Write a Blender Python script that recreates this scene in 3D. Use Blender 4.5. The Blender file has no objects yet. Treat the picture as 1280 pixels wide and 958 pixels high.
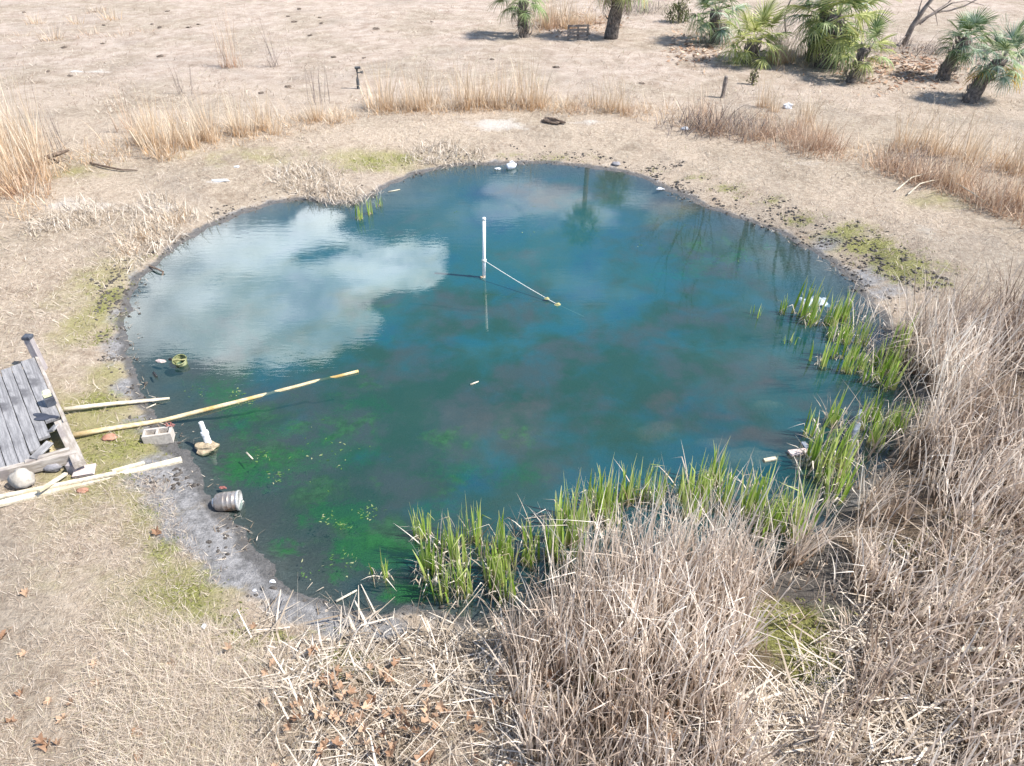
import bpy, math, random
import numpy as np
from mathutils import Vector, Matrix, Quaternion, noise as mnoise

random.seed(7)
RNG = np.random.default_rng(11)
SC = bpy.context.scene
COL = SC.collection
R = math.radians

# ------------------------------------------------------------------ camera
CAM_H = 7.1
PITCH = 37.0
FPX = 881.0                      # focal length in photo pixels (1280 wide)
cd = bpy.data.cameras.new('camera')
cd.sensor_fit = 'HORIZONTAL'
cd.sensor_width = 36.0
cd.lens = 36.0 * FPX / 1280.0
cd.clip_start = 0.1
cd.clip_end = 6000
cam = bpy.data.objects.new('camera', cd)
COL.objects.link(cam)
cam.location = (0, 0, CAM_H)
cam.rotation_euler = (R(90 - PITCH), 0, 0)
SC.camera = cam

# ------------------------------------------------------------------ light
SUN_EL, SUN_AZ = 51.0, -10.0     # azimuth measured from +x towards +y
sx = math.cos(R(SUN_EL)) * math.cos(R(SUN_AZ))
sy = math.cos(R(SUN_EL)) * math.sin(R(SUN_AZ))
sz = math.sin(R(SUN_EL))
ld = bpy.data.lights.new('sun', 'SUN')
ld.energy = 5.0
ld.angle = R(0.53)
ld.color = (1.0, 0.94, 0.86)
sun = bpy.data.objects.new('sun', ld)
COL.objects.link(sun)
sun.rotation_euler = Vector((sx, sy, sz)).to_track_quat('Z', 'Y').to_euler()

SC.view_settings.view_transform = 'Standard'
SC.view_settings.look = 'None'
SC.view_settings.exposure = 0.94
SC.view_settings.gamma = 1.0


class NT:
    """small helper to write node trees"""
    def __init__(self, tree):
        self.t = tree
        self.n = tree.nodes
        self.n.clear()

    def node(self, kind, **kw):
        nd = self.n.new(kind)
        for k, v in kw.items():
            if k == 'inp':
                for i, val in v.items():
                    if isinstance(val, bpy.types.NodeSocket):
                        self.t.links.new(val, nd.inputs[i])
                    else:
                        nd.inputs[i].default_value = val
            else:
                setattr(nd, k, v)
        return nd

    def math(self, op, a, b=None, c=None, clamp=False):
        nd = self.node('ShaderNodeMath', operation=op, use_clamp=clamp)
        for i, v in enumerate((a, b, c)):
            if v is None:
                continue
            if isinstance(v, bpy.types.NodeSocket):
                self.t.links.new(v, nd.inputs[i])
            else:
                nd.inputs[i].default_value = v
        return nd.outputs[0]

    def sstep(self, v, lo, hi):
        nd = self.node('ShaderNodeMapRange', interpolation_type='SMOOTHSTEP',
                       inp={0: v, 1: lo, 2: hi, 3: 0.0, 4: 1.0})
        return nd.outputs[0]

    def noise(self, vec, scale, detail=4, rough=0.55, dist=0.0):
        nd = self.node('ShaderNodeTexNoise', inp={'Vector': vec, 'Scale': scale, 'Detail': detail,
                                                  'Roughness': rough, 'Distortion': dist})
        return nd.outputs['Fac']

    def mix(self, fac, a, b):
        nd = self.node('ShaderNodeMix', data_type='RGBA')
        for i, v in ((0, fac), (6, a), (7, b)):
            if isinstance(v, bpy.types.NodeSocket):
                self.t.links.new(v, nd.inputs[i])
            else:
                nd.inputs[i].default_value = v if i == 0 else (*v, 1.0)
        return nd.outputs[2]

    def ramp(self, fac, stops):
        nd = self.node('ShaderNodeValToRGB', inp={0: fac})
        cr = nd.color_ramp
        while len(cr.elements) < len(stops):
            cr.elements.new(0.5)
        for e, (p, c) in zip(cr.elements, stops):
            e.position = p
            e.color = (*c, 1.0)
        return nd.outputs[0]

    def attr(self, name):
        return self.node('ShaderNodeAttribute', attribute_name=name).outputs['Fac']

    def vmath(self, op, a, b):
        nd = self.node('ShaderNodeVectorMath', operation=op)
        for i, v in enumerate((a, b)):
            if isinstance(v, bpy.types.NodeSocket):
                self.t.links.new(v, nd.inputs[i])
            else:
                nd.inputs[i].default_value = v
        return nd.outputs[1] if op in ('LENGTH', 'DISTANCE') else nd.outputs[0]


# ------------------------------------------------------------------ photo -> place
CT, ST = math.cos(R(PITCH)), math.sin(R(PITCH))


def ray(x, y):
    x = np.asarray(x, float)
    y = np.asarray(y, float)
    u = (x - 640) / FPX
    v = (479 - y) / FPX
    return np.stack([u, CT + v * ST, -ST + v * CT], -1)


SHORE_PX = [(640, 206), (700, 205), (760, 213), (805, 226), (845, 243), (887, 260), (930, 276), (975, 292), (1020, 320),
            (1055, 347), (1072, 368), (1095, 395), (1115, 425), (1135, 465), (1140, 500), (1125, 540), (1098, 578),
            (1072, 615), (1035, 655), (985, 688), (920, 700), (850, 705), (780, 715), (710, 730), (650, 750),
            (600, 772), (560, 762), (515, 758), (470, 768), (425, 757), (384, 737), (348, 714), (326, 690), (300, 668),
            (278, 641), (263, 612), (246, 590), (231, 573), (216, 549), (192, 524), (178, 497), (170, 462), (163, 420),
            (166, 375), (184, 343), (215, 313), (268, 283), (320, 263), (370, 252), (420, 255), (455, 250), (480, 237),
            (500, 225), (540, 213), (585, 208)]
_d = ray([p[0] for p in SHORE_PX], [p[1] for p in SHORE_PX])
SHORE = (_d * (-CAM_H / _d[:, 2:3]))[:, :2]


def catmull(pts, n=5):
    out = []
    m = len(pts)
    for i in range(m):
        p0, p1, p2, p3 = pts[i - 1], pts[i], pts[(i + 1) % m], pts[(i + 2) % m]
        for k in range(n):
            t = k / n
            out.append(0.5 * ((2 * p1) + (-p0 + p2) * t + (2 * p0 - 5 * p1 + 4 * p2 - p3) * t * t
                              + (-p0 + 3 * p1 - 3 * p2 + p3) * t ** 3))
    return np.array(out)


SHORE = catmull(SHORE, 4)


def vnoise(x, y, seed=0):
    """value noise, vectorised"""
    xi = np.floor(x).astype(np.int64)
    yi = np.floor(y).astype(np.int64)
    fx = x - xi
    fy = y - yi
    fx = fx * fx * (3 - 2 * fx)
    fy = fy * fy * (3 - 2 * fy)

    def h(a, b):
        n = (a * 374761393 + b * 668265263 + seed * 1442695041) & 0x7fffffff
        n = ((n ^ (n >> 13)) * 1274126177) & 0x7fffffff
        return ((n ^ (n >> 16)) & 0xffff) / 65535.0
    return (h(xi, yi) * (1 - fx) + h(xi + 1, yi) * fx) * (1 - fy) + (h(xi, yi + 1) * (1 - fx) + h(xi + 1, yi + 1) * fx) * fy


def fbm(x, y, seed=0, octs=4):
    s = 0
    a = 0.5
    tot = 0
    for o in range(octs):
        s = s + a * vnoise(x * 2 ** o, y * 2 ** o, seed + o)
        tot += a
        a *= 0.5
    return s / tot


def sdist(x, y):
    """signed distance to the shoreline, positive on land"""
    x = np.asarray(x, float)
    y = np.asarray(y, float)
    best = np.full(x.shape, 1e9)
    inside = np.zeros(x.shape, bool)
    n = len(SHORE)
    for i in range(n):
        ax, ay = SHORE[i]
        bx, by = SHORE[(i + 1) % n]
        ex, ey = bx - ax, by - ay
        t = np.clip(((x - ax) * ex + (y - ay) * ey) / (ex * ex + ey * ey + 1e-12), 0, 1)
        best = np.minimum(best, (x - ax - t * ex) ** 2 + (y - ay - t * ey) ** 2)
        c = ((ay > y) != (by > y)) & (x < ex * (y - ay) / (ey + 1e-15) + ax)
        inside ^= c
    d = np.sqrt(best)
    return np.where(inside, -d, d)


def wobble(x, y):
    return 0.35 * (fbm(x * 1.3, y * 1.3, 5, 4) - 0.5) + 0.2 * (fbm(x * 4, y * 4, 6, 3) - 0.5)


def land(x, y):
    s = sdist(x, y) + wobble(x, y)
    out = 0.62 * (1 - np.exp(-np.maximum(s, 0) / 2.6)) + 0.07 * (fbm(x * 0.5, y * 0.5, 3) - 0.5) * np.clip(s, 0, 1) \
        + 0.07 * (fbm(x * 2.5, y * 2.5, 4, 4) - 0.5) * np.clip(s / .5, 0, 1)
    m = np.maximum(-s, 0)
    inn = -0.9 * (1 - np.exp(-m / 2.1)) - 0.02 * np.clip(m / 0.1, 0, 1)
    # shoals of pale mud that nearly reach the surface
    for (cx, cy, rx, ry, dz) in SHOALS:
        wx_ = x + 1.1 * rx * (fbm(x * 1.4, y * 1.4, 71, 4) - .5)
        wy_ = y + 1.6 * ry * (fbm(x * 1.4, y * 1.4, 81, 4) - .5)
        g = np.exp(-(((wx_ - cx) / rx) ** 2 + ((wy_ - cy) / ry) ** 2))
        inn = inn * (1 - .35 * dz * g)
    inn = inn + 0.05 * (fbm(x * 1.8, y * 1.8, 8, 3) - 0.5) * np.clip(m, 0, 1)
    inn = np.minimum(inn, np.where(m > 0.25, -0.06, 0))
    return np.where(s > 0, out, inn)


def flat(x, y, z=0.0):
    d = ray(x, y)
    t = (z - CAM_H) / d[..., 2]
    return np.array([0, 0, CAM_H]) + d * t[..., None]


SHOALS = []
for (px, py, rx, ry, dz) in [(690, 240, 1.5, 1.1, .80), (845, 256, .9, .6, .8), (830, 505, .45, .25, .7), (950, 545, .8, .3, .85),
                             (900, 520, .4, .2, .7), (620, 505, 1.3, .7, .45), (960, 480, .4, .2, .7), (1010, 560, .4, .2, .7)]:
    c = flat(np.array(px), np.array(py))
    SHOALS.append((c[0], c[1], rx, ry, dz))


def ground(px, py, lift=0.0):
    """where the ray through a photo pixel meets the ground (or the pond bed)"""
    px = np.asarray(px, float)
    py = np.asarray(py, float)
    z = np.full(px.shape, 0.4)
    for _ in range(7):
        p = flat(px, py, z)
        z = 0.5 * z + 0.5 * (land(p[..., 0], p[..., 1]) + lift)
    p[..., 2] = land(p[..., 0], p[..., 1]) + lift
    return p


def G(px, py, lift=0.0):
    return Vector(ground(np.array([px]), np.array([py]), lift)[0])


def W(px, py, z=0.0):
    return Vector(flat(np.array(px), np.array(py), z))


def PY(px, py, Y):
    """point at pixel on the upright plane at depth Y"""
    d = ray(px, py)
    t = Y / d[1]
    return Vector((d[0] * t, Y, CAM_H + d[2] * t))


# ------------------------------------------------------------------ world: sky and clouds
world = bpy.data.worlds.new('World')
SC.world = world
world.use_nodes = True
T = NT(world.node_tree)
sky = T.node('ShaderNodeTexSky', sky_type='NISHITA', sun_disc=False)
sky.sun_elevation = R(SUN_EL)
sky.sun_rotation = math.atan2(sx, sy)
sky.air_density = 1.0
sky.dust_density = 0.2
sky.ozone_density = 3.0
gen = T.node('ShaderNodeTexCoord').outputs['Generated']
sep = T.node('ShaderNodeSeparateXYZ', inp={0: gen})
zc = T.math('MAXIMUM', sep.outputs[2], 0.03)
pv = T.node('ShaderNodeCombineXYZ', inp={0: T.math('DIVIDE', sep.outputs[0], zc),
                                         1: T.math('DIVIDE', sep.outputs[1], zc), 2: 0.0}).outputs[0]
# the cumulus that the pond mirrors, as a pile of puffs on the cloud layer
puffs = [(300, 375, 130, 80), (220, 385, 95, 75), (420, 355, 110, 72), (500, 335, 75, 48), (370, 405, 95, 55), (330, 300, 120, 40),
         (300, 430, 60, 40), (440, 400, 55, 35), (250, 330, 90, 50), (520, 345, 55, 25), (395, 275, 40, 22)]
bests = []
bank = [(680, 248, 75, 26), (620, 262, 45, 18), (735, 268, 55, 20), (640, 235, 60, 18), (790, 250, 50, 16)]
best = None
for n_, (cx, cy, rx, ry) in enumerate(puffs + bank):
    if n_ == len(puffs):
        bests.append(best)
        best = None
    c = flat(np.array(cx), np.array(cy)) / CAM_H
    e1 = flat(np.array(cx + rx), np.array(cy)) / CAM_H
    e2 = flat(np.array(cx), np.array(cy - ry)) / CAM_H
    e3 = flat(np.array(cx), np.array(cy + ry)) / CAM_H
    wx = abs(e1[0] - c[0])
    wy = abs(e2[1] - e3[1]) / 2
    dv = T.vmath('SUBTRACT', pv, (float(c[0]), float(c[1]), 0))
    dv = T.vmath('MULTIPLY', dv, (1 / float(wx), 1 / float(wy), 0))
    k = T.math('SUBTRACT', 1.0, T.vmath('LENGTH', dv, (0, 0, 0)))
    best = k if best is None else T.math('MAXIMUM', best, k)
bests.append(best)
best, bank_ = bests
fb = T.noise(pv, 4.2, 9, 0.62, 0.3)
fb3 = T.noise(pv, 3.0, 7, 0.6)
fb2 = T.noise(pv, 0.9, 7, 0.58)
f1 = T.math('ADD', best, T.math('MULTIPLY', T.math('SUBTRACT', fb, 0.5), 1.9))
f1 = T.math('MULTIPLY', T.sstep(f1, 0.12, 0.34), T.math('ADD', .38, T.math('MULTIPLY', T.sstep(fb3, .36, .62), .62)))
# scattered cumulus over the rest of the sky
away = T.vmath('MULTIPLY', T.vmath('SUBTRACT', pv, (0.0, 1.7, 0.0)), (0.62, 0.55, 0.0))
away = T.sstep(T.vmath('LENGTH', away, (0, 0, 0)), 0.9, 1.3)
f2 = T.math('MULTIPLY', T.sstep(fb2, 0.6, 0.72), away)
thin = T.math('MULTIPLY', T.sstep(T.noise(pv, 1.6, 6, 0.6), 0.46, 0.74), 0.2)
f4 = T.math('MULTIPLY', T.sstep(T.math('ADD', bank_, T.math('MULTIPLY', T.math('SUBTRACT', fb, 0.5), 1.7)), .1, .5), .22)
cf = T.math('MAXIMUM', T.math('MAXIMUM', T.math('MAXIMUM', f1, f4), f2), thin)
cf = T.math('MULTIPLY', cf, T.sstep(sep.outputs[2], 0.02, 0.15))
cf = T.math('MULTIPLY', cf, T.math('ADD', 0.55, T.math('MULTIPLY', fb, 0.7)), clamp=True)
bg = T.node('ShaderNodeBackground', inp={0: sky.outputs[0], 1: 0.11})
bc = T.node('ShaderNodeBackground', inp={0: (0.93, 0.97, 1.0, 1), 1: 3.0})
mx = T.node('ShaderNodeMixShader', inp={0: cf, 1: bg.outputs[0], 2: bc.outputs[0]})
T.node('ShaderNodeOutputWorld', inp={0: mx.outputs[0]})


# ------------------------------------------------------------------ materials
def mat(name):
    m = bpy.data.materials.new(name)
    m.use_nodes = True
    return m, NT(m.node_tree)


def finish(T, col, rough=0.85, bump=None, bstr=0.3, bdist=0.02, spec=0.25, metal=0.0, transl=0.0):
    nd = T.node('ShaderNodeBsdfPrincipled', inp={'Base Color': col if isinstance(col, bpy.types.NodeSocket) else (*col, 1),
                                                 'Roughness': rough, 'Metallic': metal, 'Specular IOR Level': spec})
    if bump is not None:
        b = T.node('ShaderNodeBump', inp={'Strength': bstr, 'Distance': bdist, 'Height': bump})
        T.t.links.new(b.outputs[0], nd.inputs['Normal'])
    out = nd.outputs[0]
    if transl > 0:
        tr = T.node('ShaderNodeBsdfTranslucent', inp={0: col if isinstance(col, bpy.types.NodeSocket) else (*col, 1)})
        out = T.node('ShaderNodeMixShader', inp={0: transl, 1: out, 2: tr.outputs[0]}).outputs[0]
    T.node('ShaderNodeOutputMaterial', inp={0: out})


def blade_mat(name, stops, base=None, base_h=0.35, transl=0.3, tip=None):
    """leaf material: colour by each blade's own 'tint', optional root and tip colour along the blade"""
    m, T = mat(name)
    col = T.ramp(T.attr('tint'), stops)
    if base:
        col = T.mix(T.sstep(T.attr('along'), base_h, 0.02), col, base)
    if tip:
        col = T.mix(T.sstep(T.attr('along'), 0.75, 1.0), col, tip)
    finish(T, col, 0.7, transl=transl, spec=0.2)
    return m


def simple_mat(name, c1, c2, scale=8, rough=0.8, metal=0.0, bstr=0.3, spec=0.3, stretch=(1, 1, 1), c3=None):
    m, T = mat(name)
    co = T.node('ShaderNodeTexCoord').outputs['Object']
    v = T.vmath('MULTIPLY', co, stretch)
    n1 = T.noise(v, scale, 6, 0.62)
    n2 = T.noise(v, scale * 5, 3, 0.6)
    col = T.mix(T.sstep(n1, 0.32, 0.68), c1, c2)
    if c3:
        col = T.mix(T.sstep(T.noise(co, scale * .6, 5, 0.6), 0.52, 0.66), col, c3)
    col = T.mix(T.math('MULTIPLY', T.sstep(n2, 0.45, 0.7), 0.35), col, tuple(x * 0.55 for x in c1))
    finish(T, col, rough, n2, bstr, 0.01, spec, metal)
    return m


STRAW = [(0.0, (0.24, 0.17, 0.105)), (0.4, (0.42, 0.325, 0.225)), (0.75, (0.56, 0.46, 0.34)), (1.0, (0.70, 0.61, 0.48))]
M_TURF = blade_mat('dry_turf', [(0, (.2, .145, .105)), (.3, (.42, .34, .27)), (.85, (.67, .59, .5)), (1, (.34, .32, .16))], transl=.2)
M_REED = blade_mat('dry_reed', [(0, (.21, .15, .11)), (.25, (.46, .37, .3)), (.6, (.67, .575, .49)), (1, (.9, .835, .75))],
                   base=(.3, .2, .13), base_h=.22, transl=.35)
M_LITTER = blade_mat('reed_litter', [(0, (.2, .155, .11)), (.35, (.46, .39, .31)), (1, (.78, .71, .62))], transl=.15)
M_CAT = blade_mat('green_cattail', [(0, (.16, .27, .03)), (.45, (.3, .44, .08)), (.8, (.46, .53, .17)), (1, (.6, .52, .3))],
                  base=(.42, .36, .17), base_h=.35, transl=.4, tip=(.56, .54, .28))
M_SEDGE = blade_mat('broom_sedge', [(0, (.48, .34, .22)), (.4, (.63, .5, .36)), (.8, (.74, .63, .49)), (1, (.82, .74, .62))],
                    base=(.55, .36, .2), base_h=.4, transl=.3)
M_RUST = blade_mat('rust_grass', [(0, (.26, .17, .12)), (.4, (.5, .35, .25)), (.8, (.64, .49, .36)), (1, (.75, .64, .51))],
                   base=(.42, .24, .14), base_h=.3, transl=.25)
M_TWIG = blade_mat('grey_twig', [(0, (.1, .08, .075)), (.5, (.2, .165, .15)), (1, (.34, .29, .26))], transl=0.0)
M_MOSS = blade_mat('moss_blades', [(0, (.08, .09, .02)), (.5, (.19, .21, .05)), (1, (.33, .33, .11))], transl=.3)
M_PALM = blade_mat('palm_green', [(0, (.09, .14, .05)), (.5, (.22, .29, .12)), (1, (.46, .5, .3))], transl=.2)
M_PALMY = blade_mat('palm_yellow_green', [(0, (.2, .24, .06)), (.5, (.42, .45, .16)), (1, (.64, .63, .34))], transl=.3)
M_PALMB = blade_mat('palm_blue_green', [(0, (.1, .16, .09)), (.5, (.24, .33, .22)), (1, (.54, .6, .48))], transl=.2)
M_PALMD = blade_mat('palm_dead', [(0, (.14, .11, .09)), (.5, (.28, .23, .185)), (1, (.44, .38, .31))], transl=.1)
M_PALMO = blade_mat('palm_orange', [(0, (.3, .17, .03)), (.5, (.46, .28, .05)), (1, (.55, .38, .1))], transl=.25)
M_SHRUB = blade_mat('shrub_leaf', [(0, (.05, .07, .025)), (.5, (.12, .13, .05)), (1, (.22, .2, .1))], transl=.2)
M_BARK = simple_mat('palm_bark', (.06, .05, .045), (.2, .17, .15), 9, .95, bstr=.8)
M_DEADWOOD = simple_mat('dead_wood', (.14, .115, .1), (.3, .26, .23), 7, .95, bstr=.6)
M_TREEBARK = simple_mat('tree_bark', (.07, .055, .042), (.15, .12, .09), 5, .95, bstr=.6)
M_DECK = simple_mat('weathered_deck', (.17, .168, .175), (.33, .325, .33), 3.0, .85, bstr=1.0, stretch=(11, 0.9, 4), c3=(.12, .118, .125))
M_RAIL = simple_mat('grey_timber', (.27, .235, .2), (.46, .42, .38), 4, .85, bstr=.7, stretch=(6, 0.8, 6), c3=(.25, .22, .21))
M_POST = simple_mat('post_timber', (.26, .23, .24), (.4, .37, .37), 5, .85, bstr=.7, stretch=(6, 6, 0.8))
M_CAP = simple_mat('dark_cap', (.035, .04, .055), (.09, .1, .12), 12, .5)
M_LENS = simple_mat('pale_lens', (.5, .5, .33), (.62, .62, .45), 12, .4)
M_PALE = simple_mat('pale_lumber', (.42, .37, .28), (.64, .59, .48), 3, .8, bstr=.4, stretch=(1, 8, 8), c3=(.45, .39, .27))
M_YELLOWWOOD = simple_mat('wet_pole', (.42, .33, .18), (.58, .5, .35), 3, .6, bstr=.4, stretch=(1, 8, 8), c3=(.42, .29, .1))
M_BLOCK = simple_mat('concrete_block', (.4, .36, .32), (.52, .48, .43), 14, .95, bstr=.7)
M_STONE = simple_mat('pale_stone', (.34, .31, .27), (.5, .46, .42), 5, .95, bstr=.8, c3=(.26, .23, .2))
M_DARKSTONE = simple_mat('grey_stone', (.17, .17, .19), (.3, .29, .3), 6, .95, bstr=.8)
M_BRICK = simple_mat('rust_brick', (.32, .15, .1), (.42, .24, .17), 9, .95, bstr=.5)
M_CONC = simple_mat('tan_concrete', (.26, .21, .14), (.42, .34, .24), 9, .95, bstr=.8)
M_PVC = simple_mat('white_pvc', (.74, .75, .76), (.82, .82, .81), 5, .45, bstr=.05, c3=(.62, .62, .58))
M_POLEBOT = simple_mat('stained_pipe', (.2, .15, .11), (.42, .38, .33), 9, .7)
M_ROPE = simple_mat('pale_rope', (.5, .52, .48), (.66, .67, .62), 30, .9)
M_ALGROPE = simple_mat('algae_rope', (.28, .26, .12), (.42, .4, .2), 30, .9)
M_KEG = simple_mat('tarnished_metal', (.36, .31, .27), (.5, .45, .41), 6, .42, metal=.75, bstr=.15, c3=(.3, .18, .12))
M_KEGRIM = simple_mat('bright_metal', (.6, .58, .56), (.72, .7, .68), 9, .35, metal=.6)
M_RUBBER = simple_mat('algae_bucket', (.08, .09, .04), (.24, .26, .12), 14, .7, c3=(.36, .38, .22))
M_BLACK = simple_mat('black_plastic', (.015, .015, .017), (.04, .04, .042), 10, .5)
M_RED = simple_mat('red_plastic', (.22, .08, .07), (.32, .14, .12), 10, .55)
M_WHITE = simple_mat('white_plastic', (.5, .52, .56), (.68, .7, .73), 9, .5)
M_SHEET = simple_mat('murky_plastic', (.2, .25, .3), (.4, .45, .5), 9, .5)
M_PINK = simple_mat('faded_board', (.42, .33, .31), (.56, .48, .45), 5, .8)
M_BLUEG = simple_mat('dark_pipe', (.12, .14, .18), (.24, .27, .32), 7, .45)
M_STEEL = simple_mat('dark_steel', (.05, .055, .06), (.12, .125, .13), 12, .6)
M_CLOD = simple_mat('mud_clod', (.045, .04, .036), (.11, .098, .088), 12, .95, bstr=.9)
M_DUNG = simple_mat('dung', (.09, .07, .055), (.17, .135, .11), 12, .95, bstr=.9)
M_NAVY = simple_mat('navy_patch', (.03, .035, .05), (.05, .055, .075), 8, .5)
M_DEBRIS = simple_mat('driftwood', (.09, .065, .05), (.2, .15, .115), 9, .95, bstr=.7)


def leaf_mat(name, a, b):
    m, T = mat(name)
    oi = T.node('ShaderNodeObjectInfo').outputs['Random']
    n = T.noise(T.node('ShaderNodeTexCoord').outputs['Object'], 22, 4, .6)
    col = T.mix(T.math('ADD', T.math('MULTIPLY', oi, .75), T.math('MULTIPLY', T.sstep(n, .3, .7), .25)), a, b)
    finish(T, col, .7, transl=.2)
    return m


M_LEAF = leaf_mat('dead_leaf', (.22, .12, .07), (.55, .4, .28))


def ground_material():
    m, T = mat('earth')
    co = T.node('ShaderNodeTexCoord').outputs['Object']
    nbig = T.noise(co, 0.35, 5, .6)
    nmid = T.noise(co, 1.7, 6, .65)
    nfine = T.noise(co, 9, 6, .7)
    nhair = T.noise(T.vmath('MULTIPLY', co, (14, 40, 20)), 1.0, 4, .7, 1.5)
    nhair2 = T.noise(T.vmath('MULTIPLY', co, (45, 13, 20)), 1.0, 4, .7, 1.5)
    hair = T.math('MAXIMUM', nhair, nhair2)
    speck = T.noise(co, 26, 4, .75)
    straw = T.ramp(T.math('ADD', T.math('MULTIPLY', hair, .65), T.math('MULTIPLY', nfine, .4)),
                   [(.34, (.16, .115, .085)), (.48, (.37, .295, .225)), (.62, (.54, .45, .355)), (.76, (.7, .615, .51))])
    field = T.ramp(T.math('ADD', T.math('MULTIPLY', speck, .55), T.math('MULTIPLY', nmid, .45)),
                   [(.33, (.2, .14, .105)), (.44, (.39, .31, .25)), (.56, (.51, .43, .365)), (.7, (.66, .58, .51))])
    tan = T.ramp(T.math('ADD', T.math('MULTIPLY', nfine, .6), T.math('MULTIPLY', nmid, .4)),
                 [(.34, (.17, .135, .1)), (.5, (.35, .29, .22)), (.66, (.54, .47, .38))])
    col = T.mix(T.attr('field'), straw, field)
    col = T.mix(T.math('MULTIPLY', T.sstep(nbig, .42, .62), .7), col, tan)
    col = T.mix(T.math('MULTIPLY', T.sstep(T.noise(co, .22, 6, .7, .8), .5, .68), .45), col, T.mix(nfine, (.2, .165, .135), (.42, .37, .32)))
    # trodden soil showing through, and grit
    soil = T.math('ADD', T.math('MULTIPLY', T.noise(co, 1.1, 7, .7), .6), T.math('MULTIPLY', T.noise(co, 6.5, 6, .75), .4))
    col = T.mix(T.math('MULTIPLY', T.sstep(soil, .5, .66), .75), col, T.mix(speck, (.12, .085, .06), (.34, .26, .19)))
    grit = T.noise(co, 15, 5, .8)
    col = T.mix(T.math('MULTIPLY', T.sstep(grit, .58, .7), .6), col, (.1, .075, .055))
    col = T.mix(T.math('MULTIPLY', T.sstep(T.noise(co, 19, 4, .8, .5), .6, .72), .5), col, (.72, .64, .53))
    # bare patches and greenish thin grass
    e = T.math('ADD', T.attr('green'), T.math('MULTIPLY', T.math('SUBTRACT', nmid, .5), 1.0))
    col = T.mix(T.math('MULTIPLY', T.sstep(e, .22, .75), .75), col, T.mix(nfine, (.2, .2, .06), (.38, .35, .15)))
    pe = T.math('ADD', T.attr('pale'), T.math('MULTIPLY', T.math('SUBTRACT', nmid, .5), 1.2))
    col = T.mix(T.math('MULTIPLY', T.sstep(pe, .35, .75), .8), col, T.mix(nfine, (.46, .42, .37), (.68, .64, .6)))
    # grey drying mud at the water's edge
    dm = T.math('ADD', T.attr('mud'), T.math('MULTIPLY', T.math('SUBTRACT', nmid, .5), .9))
    dm = T.math('ADD', dm, T.math('MULTIPLY', T.math('SUBTRACT', nfine, .5), .5))
    drymud = T.mix(T.sstep(nfine, .3, .7), (.17, .168, .168), (.37, .362, .365))
    col = T.mix(T.sstep(dm, .3, .65), col, drymud)
    pt = T.math('ADD', T.attr('peat_shade'), T.math('MULTIPLY', T.math('SUBTRACT', nmid, .5), 1.2))
    col = T.mix(T.math('MULTIPLY', T.sstep(pt, .4, .8), .85), col, T.mix(nfine, (.06, .045, .032), (.2, .145, .1)))  # dark soil colour that also carries the shade among the reeds
    # moss cushions on the damp bank
    mo = T.math('ADD', T.attr('moss'), T.math('MULTIPLY', T.math('SUBTRACT', nfine, .5), 1.1))
    mo = T.math('ADD', mo, T.math('MULTIPLY', T.math('SUBTRACT', nmid, .5), .8))
    col = T.mix(T.math('MULTIPLY', T.sstep(mo, .42, .72), .85), col, T.mix(T.sstep(speck, .35, .65), (.1, .1, .03), (.33, .34, .1)))
    # hoof-trodden dark mud
    cl = T.math('ADD', T.attr('clod'), T.math('MULTIPLY', T.math('SUBTRACT', speck, .5), 2.4))
    col = T.mix(T.math('MULTIPLY', T.sstep(cl, .62, .85), .85), col, (.07, .062, .055))
    wet = T.sstep(T.math('ADD', T.attr('wet'), T.math('MULTIPLY', T.math('SUBTRACT', nmid, .5), .3)), .35, .75)
    col = T.mix(T.math('MULTIPLY', wet, .8), col, T.mix(nfine, (.06, .058, .055), (.15, .145, .14)))
    # pond bed: silt, weed beds, pale shoals
    bed = T.mix(nmid, (.085, .085, .085), (.17, .155, .145))
    we = T.math('ADD', T.attr('weed'), T.math('MULTIPLY', T.math('SUBTRACT', nmid, .5), 1.5))
    we = T.math('ADD', we, T.math('MULTIPLY', T.math('SUBTRACT', nfine, .5), .8))
    bed = T.mix(T.sstep(we, .45, .8), bed, T.mix(speck, (.02, .13, .03), (.09, .36, .07)))
    sh = T.math('ADD', T.attr('shoal'), T.math('MULTIPLY', T.math('SUBTRACT', nmid, .5), .9))
    bed = T.mix(T.sstep(sh, .3, .75), bed, T.mix(nfine, (.26, .19, .13), (.42, .33, .25)))
    col = T.mix(T.attr('bed'), col, bed)
    rough = T.math('SUBTRACT', .95, T.math('MULTIPLY', wet, .5))
    hgt = T.math('ADD', T.math('MULTIPLY', hair, .5), T.math('ADD', nfine, T.math('MULTIPLY', speck, .7)))
    finish(T, col, rough, hgt, 1.0, .07, .25)
    return m


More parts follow.
